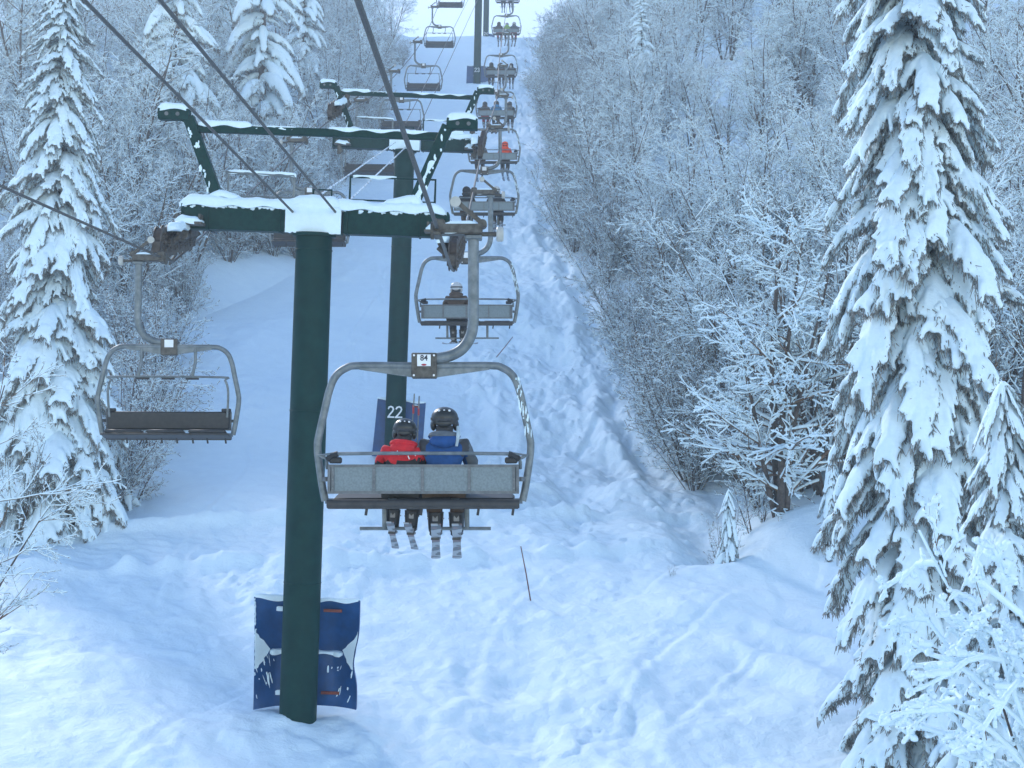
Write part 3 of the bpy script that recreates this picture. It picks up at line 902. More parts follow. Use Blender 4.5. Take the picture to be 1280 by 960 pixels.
        for x in (-.44, .46): ra.tube([(ox + x, .08, -1.56), (ox + x, .10, -1.8), (ox + x + .03, .14, -1.98), (ox + x + .03, .12, -2.05)], .028, 8, smooth=3)
        ra.tube([(ox - .98, .02, -2.72), (ox - 1.0, .10, -2.3), (ox - .95, .13, -2.10), (ox - .86, .13, -2.045), (ox + .86, .13, -2.045), (ox + .95, .13, -2.10), (ox + 1.0, .10, -2.3), (ox + .98, .02, -2.72)], .02, 8, smooth=4)
        ra.build('restraint_bar', M['galv'], root)
        for s in (-1, 1):
            ru = MB(); ru.box((ox + s * .96, -.02, -2.60), (.16, .06, .06), bev=.012); ru.build('rubber_stop', M['rubber'], root)
        for x in (-.4, 0, .42):
            ru = MB(); ru.box((ox + x, .13, -2.075), (.22, .03, .03)); ru.build('bar_pad', M['rubber'], root)
    return root, blk, plate
M['taupe_plastic'] = simple('beige_nylon', (.40, .40, .36), (.48, .47, .43), 10, .5, 0, 0)
M['seat_under'] = simple('seat_shell_brown', (.030, .028, .027), (.05, .046, .042), 10, .6, 0, .1, .004)
M['seat_top'] = simple('seat_edge_cream', (.45, .43, .38), (.52, .5, .45), 10, .6, 0, .1, .004)

def set_mat(o, m):
    o.material_slots[0].link = 'OBJECT'; o.material_slots[0].material = m

def chair_number(plate, txt, ox=-.14):
    me = text_mesh(txt, .088, .002)
    for v in me.vertices:
        x, y, z = v.co; v.co = Vector((x * .95 + ox, -.060 - z, y - 1.452))
    link('number', me, plate, M['ink'])
    e = MB(); e.ell((ox, -.0585, -1.525), (.03, .003, .012), 14, 6); e.build('emblem', M['redmark'], plate)
upA, blkA, plA = make_chair(False)
upA.location = gripR[0]
RL = ['chair number 84 with two skiers in red and blue, nearest in the right line',
      'second chair up the right line, carrying one rider in a pale helmet',
      'third chair up the right line, carrying a hooded snowboarder and a companion',
      'fourth chair up the right line, with a brown and an orange rider',
      'fifth chair up the right line, its middle rider in blue',
      'sixth chair up the right line, in front of the pad of tower 23',
      'seventh chair up the right line, its middle rider in lime green',
      'highest visible chair of the right line, cut by the top of the photo']
LL = ['nearest empty chair of the left line, dark seat and raised bar',
      'second empty chair of the left line, behind the nearest crossarm',
      'third empty chair of the left line, beside the pole marked 22',
      'fourth empty chair of the left line, just above the second tower',
      'fifth empty chair of the left line, above the second lifting frame',
      'sixth empty chair of the left line, snow slope behind it',
      'highest visible empty chair of the left line, at the top edge']
chairsR = []
for k, g in enumerate(gripR):
    o = upA if k == 0 else copy_tree(upA)
    o.location = g; tag(o, RL[k], 'chairlift chair', 'occupied chairs climbing on the right line')
    chairsR.append(o)
chair_number(plA, '84')
dnA, _, plD = make_chair(True)
for k, g in enumerate(gripL):
    o = dnA if k == 0 else copy_tree(dnA)
    o.location = g; o.rotation_euler = (0, 0, math.pi + (R(5) if k == 0 else R(1.5)))
    tag(o, LL[k], 'chairlift chair', 'empty chairs coming down on the left line')
# ------------------------------------------------------------------ people
def skin_me(name, V, E, Rr, root=0, sub=2):
    me = bpy.data.meshes.new(name); me.from_pydata([tuple(v) for v in V], E, []); me.update()
    o = bpy.data.objects.new(name, me); COL.objects.link(o)
    md = o.modifiers.new('s', 'SKIN'); md.use_smooth_shade = True
    for i, r_ in enumerate(Rr):
        sv = me.skin_vertices[0].data[i]
        sv.radius = (r_, r_) if isinstance(r_, (int, float)) else r_
        sv.use_root = (i == root)
    s = o.modifiers.new('u', 'SUBSURF'); s.levels = sub; s.render_levels = sub
    bpy.context.view_layer.update()
    out = bpy.data.meshes.new_from_object(o.evaluated_get(bpy.context.evaluated_depsgraph_get()))
    bpy.data.objects.remove(o); bpy.data.meshes.remove(me)
    out.name = name
    out.polygons.foreach_set('use_smooth', [True] * len(out.polygons))
    return out

def wrinkle(me, amp=.008, f=18):
    n = len(me.vertices); co = np.empty(n * 3); me.vertices.foreach_get('co', co); co = co.reshape(-1, 3)
    no = np.empty(n * 3); me.vertices.foreach_get('normal', no); no = no.reshape(-1, 3)
    w = vnoise(co[:, 0] * f + co[:, 1] * 5, co[:, 2] * f) + .5 * vnoise(co[:, 1] * f * 2 + 9, co[:, 2] * f * 1.7 + co[:, 0] * 7)
    co += no * (w * amp)[:, None]
    me.vertices.foreach_set('co', co.ravel()); me.update()

def pose(lean=0.0, arm='lap', knee=.40, feet=.0, hip=.10):
    j = {}
    j['pel'] = (0, 0, .11); j['bel'] = (0, .0, .27); j['che'] = (lean * .5, .0, .43); j['nb'] = (lean * .8, -.005, .565)
    j['nk'] = (lean * .9, .01, .63); j['hd'] = (lean, .03, .74)
    for s, n in ((-1, 'l'), (1, 'r')):
        j['sh' + n] = (s * .175 + lean * .7, -.005, .525); j['el' + n] = (s * .245 + lean * .4, .07, .30); j['wr' + n] = (s * .15, .30, .235)
        j['hi' + n] = (s * hip, .04, .10); j['kn' + n] = (s * (hip + .02), knee, .085); j['an' + n] = (s * (hip - .005), knee + .03 + feet, -.34)
    return j

def body_mesh(j):
    V = []; E = []; Rr = []; idx = {}
    def a(n, p, r, par=None):
        idx[n] = len(V); V.append(Vector(p)); Rr.append(r)
        if par: E.append((idx[par], idx[n]))
    a('pel', j['pel'], .115); a('bel', j['bel'], .105, 'pel'); a('che', j['che'], .125, 'bel'); a('nb', j['nb'], .06, 'che'); a('nk', j['nk'], .048, 'nb')
    h = Vector(j['hd'])
    a('h0', h + Vector((0, .0, -.03)), .062, 'nk'); a('h1', h + Vector((0, .01, .03)), .080, 'h0'); a('h2', h + Vector((0, -.002, .095)), .070, 'h1')
    for s, n in ((-1, 'l'), (1, 'r')):
        a('sh' + n, j['sh' + n], .055, 'che'); a('el' + n, j['el' + n], .042, 'sh' + n); a('wr' + n, j['wr' + n], .030, 'el' + n)
        w = Vector(j['wr' + n]); d = (w - Vector(j['el' + n])).normalized(); side = Vector((1, 0, 0)); dn = Vector((0, 0, -1))
        a('pa' + n, w + d * .045 + dn * .01, (.042, .018), 'wr' + n); a('pb' + n, w + d * .085 + dn * .018, (.042, .017), 'pa' + n)
        for q, (off, ln) in enumerate([(-.030, .062), (-.010, .075), (.011, .070), (.030, .055)]):
            b0 = w + d * .088 + side * off + dn * .018
            a(f'f{n}{q}0', b0, .0105, 'pb' + n); a(f'f{n}{q}1', b0 + d * ln * .5 + dn * .018, .0095, f'f{n}{q}0'); a(f'f{n}{q}2', b0 + d * ln * .62 + dn * .050, .008, f'f{n}{q}1')
        a('t' + n, w + d * .04 + side * (-s * .042) + dn * .015, .012, 'pa' + n); a('u' + n, w + d * .085 + side * (-s * .05) + dn * .035, .0095, 't' + n)
        a('hi' + n, j['hi' + n], .085, 'pel'); a('kn' + n, j['kn' + n], .058, 'hi' + n); a('an' + n, j['an' + n], .04, 'kn' + n)
        a('to' + n, Vector(j['an' + n]) + Vector((0, .17, -.03)), .032, 'an' + n)
    me = skin_me('person', V, E, Rr, 0, 1)
    # face: nose, brow, mouth, eyes, ears pushed out of the head itself
    wr = [Vector(j['wrl']), Vector(j['wrr'])]
    mi = []
    for p in me.polygons:
        c = p.center
        mi.append(1 if min((c - w).length for w in wr) < .19 and c.y > wr[0].y + .0 else 0)
    me.polygons.foreach_set('material_index', mi)
    return me

def add_face(me, j):
    h = Vector(j['hd']); mb = MB()
    mb.ell(h + Vector((0, .092, .025)), (.014, .020, .026), 8, 6)
    mb.ell(h + Vector((0, .080, -.022)), (.026, .010, .008), 8, 5)
    for s in (-1, 1):
        mb.ell(h + Vector((s * .080, .0, .03)), (.010, .018, .030), 8, 6)
    o = len(me.vertices)
    import bmesh
    bm = bmesh.new(); bm.from_mesh(me)
    vs = [bm.verts.new(v) for v in mb.v]
    for f in mb.f:
        try: bm.faces.new([vs[i] for i in f])
        except Exception: pass
    vs2 = MB()
    for s in (-1, 1): vs2.ell(h + Vector((s * .031, .076, .045)), (.013, .008, .008), 8, 5)
    ws = [bm.verts.new(v) for v in vs2.v]
    for f in vs2.f:
        try:
            fc = bm.faces.new([ws[i] for i in f]); fc.material_index = 2
        except Exception: pass
    bm.to_mesh(me); bm.free()
    me.polygons.foreach_set('use_smooth', [True] * len(me.polygons))

def shell_jacket(j, hood=True, sub=2, thick=1.0, hem=.10):
    V = []; E = []; Rr = []; idx = {}
    def a(n, p, r, par=None):
        idx[n] = len(V); V.append(Vector(p)); Rr.append(r)
        if par: E.append((idx[par], idx[n]))
    t = thick
    che = Vector(j['che'])
    a('che', che, (.175 * t, .135 * t)); a('bel', j['bel'], (.165 * t, .135 * t), 'che'); a('hem', Vector(j['pel']) + Vector((0, 0, -.02)), (.175 * t, .14 * t), 'bel')
    a('nb', Vector(j['nb']) + Vector((0, 0, -.02)), (.10 * t, .085 * t), 'che'); a('col', Vector(j['nk']) + Vector((0, -.01, .01)), (.078, .075), 'nb')
    for n in 'lr':
        a('sh' + n, Vector(j['sh' + n]) + Vector((0, 0, -.015)), .088 * t, 'che'); a('el' + n, j['el' + n], .070 * t, 'sh' + n)
        w = Vector(j['wr' + n]); e = Vector(j['el' + n]); a('wr' + n, e.lerp(w, .97), .050, 'el' + n)
    me = skin_me('jacket', V, E, Rr, 0, sub); me.update(); wrinkle(me, .009, 16)
    return me

def rider_parts(variant):
    lean, tk, hem = 0, 1.0, 0
    j = pose()
    if variant == 'red': j = pose(lean=.0); 
    body = body_mesh(j); add_face(body, j)
    jk = shell_jacket(j, thick=.95 if variant != 'red' else 1.0)
    h = Vector(j['hd'])
    # hood lying on the back
    hd = MB(); hd.ell(Vector(j['nb']) + Vector((0, -.115, -.005)), (.125, .060, .075), 16, 10)
    hd.tube([Vector(j['nb']) + Vector((-.115, -.02, .035)), Vector(j['nb']) + Vector((-.08, -.10, .05)), Vector(j['nb']) + Vector((0, -.125, .055)), Vector(j['nb']) + Vector((.08, -.10, .05)), Vector(j['nb']) + Vector((.115, -.02, .035))], [.03, .038, .04, .038, .03], 8, smooth=3)
    hood = hd.mesh('hood'); wrinkle(hood, .006, 22)
    cl = MB(); cl.tube([Vector(j['nk']) + Vector((0, -.02, -.05)), Vector(j['nk']) + Vector((0, -.01, .02)), Vector(j['nk']) + Vector((0, .0, .075))], [.082, .074, .078], 16, smooth=2); collar = cl.mesh('collar')
    # trousers
    V = []; E = []; Rr = []
    def a(p, r, par=None):
        V.append(Vector(p)); Rr.append(r)
        if par is not None: E.append((par, len(V) - 1))
        return len(V) - 1
    p0 = a(Vector(j['pel']) + Vector((0, .0, .0)), (.165, .13)); 
    for n in 'lr':
        hi = a(j['hi' + n], .108, p0); kn = a(j['kn' + n], .085, hi)
        k, an = Vector(j['kn' + n]), Vector(j['an' + n]); a(k.lerp(an, .45), .078, kn); a(k.lerp(an, .86), .074, len(V) - 1)
    tr = skin_me('trousers', V, E, Rr, 0, 2); tr.update(); wrinkle(tr, .008, 20)
    # helmet
    hm = MB(); c = h + Vector((0, -.005, .055))
    vs = []; fs = []; nu, nv = 24, 12
    for jn in range(nv + 1):
        ph = math.pi * .60 * jn / nv
        for i in range(nu):
            th = 2 * math.pi * i / nu
            x, y = math.sin(ph) * math.cos(th), math.sin(ph) * math.sin(th)
            zz = math.cos(ph)
            low = 0
            if y > 0 and jn > nv * .72: low = .25 * y
            vs.append(c + Vector((x * .118, y * .132, zz * .112 + low * .10 - (.035 if jn == nv and y < .3 else 0))))
    for jn in range(nv):
        for i in range(nu):
            i2 = (i + 1) % nu; fs.append((jn * nu + i, (jn + 1) * nu + i, (jn + 1) * nu + i2, jn * nu + i2))
    o = len(vs)
    vs += [c + (v - c) * .9 for v in vs[:]]
    fs += [tuple(reversed([i + o for i in f])) for f in fs[:]]
    for i in range(nu):
        i2 = (i + 1) % nu; q = nv * nu; fs.append((q + i, q + i + o, q + i2 + o, q + i2))
    hm.add(vs, fs)
    for s in (-1, 1): hm.ell(c + Vector((s * .098, .0, -.075)), (.028, .055, .06), 10, 8)
    hm.ell(c + Vector((0, -.105, -.060)), (.07, .03, .045), 12, 8)
    helmet = hm.mesh('helmet')
    vt = MB()
    for s in (-1, 0, 1): vt.ell(c + Vector((s * .045, -.092, .068)), (.012, .014, .012), 8, 5)
    vent = vt.mesh('helmet_vent')
    gs = MB(); ring = []
    for i in range(25):
        th = 2 * math.pi * i / 24; ring.append(c + Vector((math.cos(th) * .121, math.sin(th) * .135, -.012 + .012 * math.sin(th))))
    for q in range(24): gs.beam(ring[q], ring[q + 1], .005, .028)
    gs.box(c + Vector((0, .128, -.025)), (.16, .03, .08), bev=.015)
    gog = gs.mesh('goggles')
    boots = []
    for n in 'lr':
        b = MB(); an = Vector(j['an' + n])
        b.tube([an + Vector((0, -.045, .17)), an + Vector((0, -.03, .04)), an + Vector((0, -.02, -.03))], [.075, .068, .062], 14, smooth=2)
        b.box(an + Vector((0, .055, -.045)), (.105, .30, .10), bev=.03)
        b.box(an + Vector((0, .05, -.105)), (.075, .31, .03), bev=.005)
        bk = MB()
        for z in (.10,): bk.box(an + Vector((0, -.0, z)), (.15, .13, .014), bev=.004)
        bk.box(an + Vector((0, -.10, .11)), (.05, .02, .07), bev=.004)
        bk.box(an + Vector((0, -.095, -.06)), (.07, .03, .05), bev=.004)
        boots.append((b.mesh('ski_boot'), bk.mesh('buckle')))
    return j, dict(body=body, jacket=jk, hood=hood, collar=collar, trousers=tr, helmet=helmet, vent=vent, goggles=gog, boots=boots)

J0, RP = rider_parts('std')
for k_, m_ in (('body', ['skin', 'charcoal', 'eye']), ('jacket', ['brown']), ('hood', ['brown']), ('collar', ['charcoal']), ('trousers', ['charcoal']), ('helmet', ['helmet']), ('vent', ['plate']), ('goggles', ['charcoal'])):
    for q in m_: RP[k_].materials.append(M[q])
for b, k in RP['boots']: b.materials.append(M['boot']); k.materials.append(M['buckle'])
# a second jacket mesh with separate shoulders / hem for the two nearest riders
def split_mat(me, fn, mats):
    m2 = me.copy(); m2.materials.clear()
    for q in mats: m2.materials.append(M[q])
    m2.polygons.foreach_set('material_index', [fn(p.center) for p in m2.polygons]); m2.update()
    return m2
jk_red = split_mat(RP['jacket'], lambda c: 1 if c.z < .405 + .03 * math.sin(c.x * 9) else 0, ['red', 'black'])
def fblue(c):
    if abs(c.x) > .15 and c.z > .42 and c.z < .60 and c.y < .03: return 2 if abs(c.x) < .215 else 1
    if c.z > .53: return 1
    if abs(c.x) > .20: return 1
    return 0
jk_blue = split_mat(RP['jacket'], fblue, ['blue', 'grey', 'charcoal'])
hood_red = split_mat(RP['hood'], lambda c: 0, ['red']); hood_blue = split_mat(RP['hood'], lambda c: 1 if c.z > .60 else 0, ['blue', 'grey'])

def rider(loc, rz, label, jacket='brown', trousers='charcoal', helmet='helmet', sc_=1.0, hood_up=False, jk=None, hood=None, group=None, roll=0.0, twist=0.0):
    root = link('person', RP['body'], None)
    root.location = loc; root.rotation_euler = (0, roll, rz); root.scale = (sc_ * 1.16, sc_ * 1.08, sc_)
    tag(root, label, 'person', group)
    j_ = link('jacket', jk or RP['jacket'], root)
    if not jk: set_mat(j_, M[jacket])
    if hood_up:
        hu = MB(); h = Vector(J0['hd']); hu.ell(h + Vector((0, -.015, .03)), (.125, .135, .150), 18, 12); hu.ell(h + Vector((0, -.02, -.09)), (.14, .12, .09), 16, 10)
        hu.build('hood', M[jacket], root)
        gg = link('goggles', RP['goggles'], root)
    else:
        h_ = link('hood', hood or RP['hood'], root)
        if not hood: set_mat(h_, M[jacket])
        he = link('helmet', RP['helmet'], root); set_mat(he, M[helmet])
        link('helmet_vent', RP['vent'], he); link('goggles', RP['goggles'], he)
    link('collar', RP['collar'], root)
    t_ = link('trousers', RP['trousers'], root); set_mat(t_, M[trousers])
    for b, k in RP['boots']:
        bo = link('ski_boot', b, root); link('buckle', k, bo)
    return root

def ski_mesh(L=1.62, w=.125):
    mb = MB(); n = 22; vs = []; fs = []
    for i in range(n + 1):
        t = i / n; y = -.44 * L + t * L
        ww = w / 2 * (1 - .28 * math.sin(math.pi * t)) ; z = 0
        if t > .86: z = .9 * (t - .86) ** 1.6; ww *= max(.25, 1 - ((t - .86) / .14) ** 3 * .8)
        if t < .06: ww *= .9; z = .01 * (1 - t / .06)
        for s in (-1, 1):
            for q in (0, 1): vs.append((s * ww, y, z - .014 + q * .014))
    for i in range(n):
        a = i * 4; b = a + 4
        fs += [(a + 1, a + 3, b + 3, b + 1), (a, b, b + 2, a + 2), (a, a + 1, b + 1, b), (a + 2, b + 2, b + 3, a + 3)]
    fs += [(0, 2, 3, 1), (n * 4, n * 4 + 1, n * 4 + 3, n * 4 + 2)]
    mb.add(vs, fs); return mb.mesh('ski')
ME_ski = ski_mesh(); ME_ski.materials.append(M['ski_white'])
def binding_me():
    mb = MB(); mb.box((0, .16, .025), (.07, .10, .05), bev=.012); mb.box((0, -.15, .03), (.07, .12, .055), bev=.012); mb.box((0, 0, .006), (.06, .36, .012))
    return mb.mesh('binding')
ME_bind = binding_me(); ME_bind.materials.append(M['boot'])

def skis_for(root, labels, mat='ski_white', tilt=-17, yaw=(0, 0), group=None, lens=1.0):
    bpy.context.view_layer.update()
    mw = root.matrix_world
    for n, lb, yw in zip('lr', labels, yaw):
        an = Vector(J0['an' + n]) + Vector((0, .05, -.135))
        o = link('ski', ME_ski, None); set_mat(o, M[mat]); tag(o, lb, 'ski', group)
        o.matrix_world = mw @ Matrix.Translation(an) @ Matrix.Rotation(R(yw), 4, 'Z') @ Matrix.Rotation(R(-tilt), 4, 'X') @ Matrix.Scale(lens, 4)
        link('binding', ME_bind, o)

def seat_pt(k, dx, dy=.13, dz=-2.965):
    g = chairs_grip[k]; return g + Vector((-.14 + dx, dy, dz))
chairs_grip = gripR
GS = 'skis hanging under the riders'
# boots hang with the toes up so the ski tails droop: rotate feet meshes a little is covered by the ski tilt
red = rider(seat_pt(0, -.26), 0, 'child skier in red and black jacket with black helmet, leaning on the blue skier', jk=jk_red, hood=hood_red, trousers='charcoal', sc_=.95, roll=R(3))
blue = rider(seat_pt(0, .22), 0, 'skier in blue and grey jacket with black helmet on chair 84', jk=jk_blue, hood=hood_blue, trousers='brown', sc_=1.09)
skis_for(red, ['left ski of the red jacketed child', 'right ski of the red jacketed child'], yaw=(0, -2), tilt=18, lens=.70, group=GS)
skis_for(blue, ['left ski of the blue jacketed skier', 'right ski of the blue jacketed skier'], yaw=(3, 2), tilt=18, lens=.80, group=GS)
# red jacket trim: white reflective cords; blue rider's dangling goggle strap
cm = MB()
for (x, z0, z1) in ((-.05, .52, .47), (.06, .47, .43), (.12, .51, .47)): cm.tube([(x, -.17, z0), (x + .015, -.165, z1)], .006, 6)
cm.build('jacket_trim', M['plate'], red)
cm = MB(); cm.tube([(.12, -.05, .70), (.125, -.13, .62), (.11, -.14, .50)], [.014, .018, .012], 7, smooth=3); cm.build('scarf_end', M['pale'], blue)
# pair of poles held upright between the two
bpy.context.view_layer.update()
for k, (px, ln) in enumerate(((518, 0), (524, 3))):
    a = P(px, 492 + ln, 16.55); b = P(px - 5 + k * 2, 570, 16.6)
    root = empty('ski_pole', b); tag(root, f'{"left" if k == 0 else "right"} of two ski poles held up between the red and blue skiers', 'ski pole', 'ski poles of the near riders')
    mb = MB(); mb.tube([(0, 0, 0), a - b], .008, 7); mb.build('shaft', M['galv'], root)
    mb = MB(); m_ = (a - b) * .75; mb.tube([m_ - Vector((0, 0, .05)), m_ + Vector((0, 0, .05))], .012, 7); mb.build('grip_tape', M['redmark'], root)

# riders farther up the line: (chair, dx, jacket, trousers, helmet, hood_up, label)
far = [
 (1, -.25, 'brown', 'charcoal', 'helmet_pale', False, 'lone rider in dark jacket and pale helmet on the second chair'),
 (2, -.62, 'black', 'brown', 'helmet', True, 'rider with dark hood up on the left of the third chair'),
 (2, .40, 'charcoal', 'charcoal', 'helmet_pale', False, 'rider in charcoal on the right of the third chair, partly behind a rope grip'),
 (3, -.62, 'taupe', 'brown', 'helmet', False, 'rider in brown on the left of the fourth chair'),
 (3, .50, 'orange', 'charcoal', 'orange', False, 'rider in bright orange jacket on the fourth chair'),
 (4, -.66, 'brown', 'pink', 'helmet', False, 'rider in brown with pinkish trousers on the left of the fifth chair'),
 (4, .0, 'sky', 'charcoal', 'helmet', False, 'rider in blue in the middle of the fifth chair'),
 (4, .76, 'taupe', 'charcoal', 'helmet', False, 'rider in brown on the right of the fifth chair'),
 (5, -.66, 'olive', 'charcoal', 'helmet', False, 'rider in olive on the left of the sixth chair'),
 (5, .0, 'brown', 'brown', 'helmet', False, 'rider in brown in the middle of the sixth chair'),
 (5, .74, 'charcoal', 'charcoal', 'helmet', False, 'rider in charcoal on the right of the sixth chair'),
 (6, -.60, 'brown', 'pink', 'helmet', False, 'rider in brown on the left of the seventh chair'),
 (6, .05, 'lime', 'brown', 'helmet_pale', False, 'rider in lime green in the middle of the seventh chair'),
 (6, .62, 'grey', 'pink', 'helmet_pale', False, 'rider in grey with pale helmet on the right of the seventh chair'),
 (7, -.40, 'brown', 'charcoal', 'helmet', False, 'left rider on the highest visible right line chair'),
 (7, .30, 'charcoal', 'brown', 'helmet', False, 'right rider on the highest visible right line chair'),
]
ords = ['', 'second', 'third', 'fourth', 'fifth', 'sixth', 'seventh', 'highest']
rnd = random.Random(4)
for k, dx, ja, tr_, he, hu, lb in far:
    p = rider(seat_pt(k, dx), rnd.uniform(-.12, .12), lb, ja, tr_, he, rnd.uniform(.98, 1.08), hu, group='riders on the chairs up the line')
    if k == 2 and dx < 0: continue
    side = 'left' if dx < -.1 else ('right' if dx > .1 else 'middle')
    tl = 12 if k > 1 else -4
    skis_for(p, [f'left ski of the {side} rider on the {ords[k]} chair', f'right ski of the {side} rider on the {ords[k]} chair'], mat='ski_dark' if k % 2 else 'ski_white', tilt=tl, yaw=((rnd.uniform(-8, 8),) * 2) if k > 1 else (25, -20), group=GS, lens=.82)
# snowboard of the hooded rider
mb = MB(); n = 20; vs = []; fs = []
for i in range(n + 1):
    t = i / n; x = (t - .5) * 1.5; e = abs(2 * t - 1); z = .5 * max(0, e - .8) ** 1.5; ww = .13 * (1 - max(0, e - .85) ** 2 * 30) * (.9 + .1 * e)
    ww = max(.03, ww)
    for s in (-1, 1):
        for q in (0, 1): vs.append((x, s * ww, z + q * .014))
for i in range(n):
    a = i * 4; b = a + 4; fs += [(a + 1, b + 1, b + 3, a + 3), (a, a + 2, b + 2, b), (a, b, b + 1, a + 1), (a + 2, a + 3, b + 3, b + 2)]
mb.add(vs, fs)
sb = mb.build('snowboard', M['ski_dark']); sb.location = seat_pt(2, -.50) + Vector((0, .45, -.50)); sb.rotation_euler = (R(15), R(20), R(10))
tag(sb, 'dark snowboard strapped under the hooded rider of the third chair', 'snowboard')
bd = MB()
for x in (-.25, .25): bd.box((x, 0, .05), (.14, .2, .08), bev=.02)
bd.build('binding', M['boot'], sb)

# ------------------------------------------------------------------ slender poles stuck in the snow
def stick(p0, p1, r, label):
    mb = MB(); v = p1 - p0; mb.tube([v * -.08, v * .5 + Vector((.01, 0, 0)), v], [r, r * .9, r * .7], 7)
    o = mb.build('bamboo_pole', M['bamboo']); o.location = p0; tag(o, label, 'marker pole', 'thin marker poles in the snow')
stick(P(663, 750, 33.3), P(651, 683, 33.0), .016, 'thin reddish bamboo pole standing on the slope below chair 84')
stick(P(620, 447, 58.7), P(641, 421, 58.4), .02, 'thin bamboo pole leaning right on the slope beside the second chair')
# ------------------------------------------------------------------ bare trees and brush (vectorised growth)
UPV = np.array([0, 0, 1.])
def grow(S, D, L, Rd, k, wig, trop, g, tipf=.25):
    N = len(S); pts = [S]; rs = [Rd]; p = S.copy(); d = norm(D)
    for i in range(k):
        d = norm(d + wig * g.normal(size=(N, 3)) + trop * UPV)
        p = p + d * (L / k)[:, None]; pts.append(p.copy()); rs.append(Rd * (1 - (1 - tipf) * (i + 1) / k))
    return np.stack(pts, 1), np.stack(rs, 1)
def spawn(Pp, Rp, Lp, m, g, t0, ang, lf, rf, flat=0.0):
    N, K, _ = Pp.shape; K -= 1
    idx = np.repeat(np.arange(N), m)
    t = np.tile((np.arange(m) + .5) / m, N) * (1 - t0) + t0; t = np.clip(t + g.normal(size=len(t)) * .04, t0 * .8, .99)
    f = t * K; i = np.minimum(f.astype(int), K - 1); fr = (f - i)[:, None]
    S = Pp[idx, i] * (1 - fr) + Pp[idx, i + 1] * fr
    d = norm(Pp[idx, i + 1] - Pp[idx, i])
    q = g.normal(size=(len(t), 3)); q[:, 2] *= (1 - flat); q = norm(q - d * (q * d).sum(1, keepdims=True))
    a = ang * (1 + .25 * g.normal(size=len(t)))
    D = d * np.cos(a)[:, None] + q * np.sin(a)[:, None]
    L = Lp[idx] * lf * (1.15 - .75 * t) * g.uniform(.6, 1.2, len(t))
    Rr = np.minimum(Rp[idx, i] * rf, Rp[idx, i] * .9)
    return S, D, L, Rr
def segs(Pp, Rp):
    return Pp[:, :-1].reshape(-1, 3), Pp[:, 1:].reshape(-1, 3), Rp[:, :-1].ravel(), Rp[:, 1:].ravel()
def snow_on(A, B, ra, rb, add, g, keep=.8, lift=.7):
    d = norm(B - A); hz = np.sqrt(np.clip(1 - d[:, 2] ** 2, 0, 1))
    k = (hz > .30) & (g.random(len(A)) < keep)
    A, B, ra, rb, hz = A[k], B[k], ra[k], rb[k], hz[k]
    s = add * hz * g.uniform(.6, 1.35, len(A))
    off = (ra * lift + s * .55)
    A2 = A + UPV * off[:, None]; B2 = B + UPV * (rb * lift + s * .5)[:, None]
    return A2, B2, ra * .8 + s, rb * .7 + s * .85

def bare_tree_meshes(seed, H, nst, spread, m1, m2, m3, l1=.42, l2=.42, l3=.45, r0=.012, snow=.022, trop=(.02, .04, .02, .0), lean=(0, 0, 0), t0=.18, wig=.07, keep=.85, tmin=.006, a1=.9, a2=.75, a3=.7, nt=3, caps=False):
    g = np.random.default_rng(seed)
    a = g.uniform(0, 2 * np.pi, nst); rr = g.uniform(.3, 1, nst) * spread
    D = np.stack([np.cos(a) * rr, np.sin(a) * rr, np.ones(nst)], 1) + np.array(lean)
    L = H * g.uniform(.65, 1.05, nst)
    S = np.stack([np.cos(a) * .05, np.sin(a) * .05, np.full(nst, -.3)], 1)
    P0_, R0_ = grow(S, D, L, L * r0, 9, wig * .55, trop[0], g, .15)
    tr = segs(P0_, R0_)
    s1 = spawn(P0_, R0_, L, m1, g, t0, a1, l1, .55); P1_, R1_ = grow(*s1, 6, wig, trop[1], g)
    s2 = spawn(P1_, R1_, s1[2], m2, g, .15, a2, l2, .62, .35); P2_, R2_ = grow(*s2, 4, wig * 1.3, trop[2], g); R2_ = np.maximum(R2_, tmin)
    s3 = spawn(P2_, R2_, s2[2], m3, g, .15, a3, l3, .7, .4); P3_, R3_ = grow(*s3, 3, wig * 1.6, trop[3], g); R3_ = np.maximum(R3_, tmin * .8)
    w = [segs(P1_, R1_), segs(P2_, R2_), segs(P3_, R3_)]
    Vt, Qt = np_tubes(*tr, 8)
    cat = lambda q: [np.concatenate(z) for z in zip(*q)]
    W = cat(w)
    Vw, Qw = np_tubes(*W, nt)
    sn = snow_on(*cat([tr, *w]), snow, g, keep)
    Vs, Qs = (np_caps(*sn, 6) if caps else np_tubes(*sn, max(4, nt)))
    return np_mesh('trunk', Vt, Qt), np_mesh('crown', Vw, Qw), np_mesh('snow_cover', Vs, Qs)

def tree_proto(name, meshes, mats, label='', cat='tree'):
    root = empty(name)
    for me, m_, nm in zip(meshes, mats, ('trunk', 'crown', 'snow_cover')):
        link(nm, me, root, m_)
    return root
TM = (M['bark'], M['twig'], M['tree_snow'])

class Kind:
    """first use places the prototype itself, later uses are copies"""
    def __init__(s, root): s.root = root; s.used = False
    def place(s, x, y, rz, k, label, cat, group, dz=-.1, name=None):
        o = copy_tree(s.root) if s.used else s.root; s.used = True
        o.location = (x, y, gz0(x, y) + dz); o.rotation_euler = (0, 0, rz); o.scale = (k, k, k * random.uniform(.92, 1.1))
        o.scale = (k, k, k)
        tag(o, label, cat, group); return o

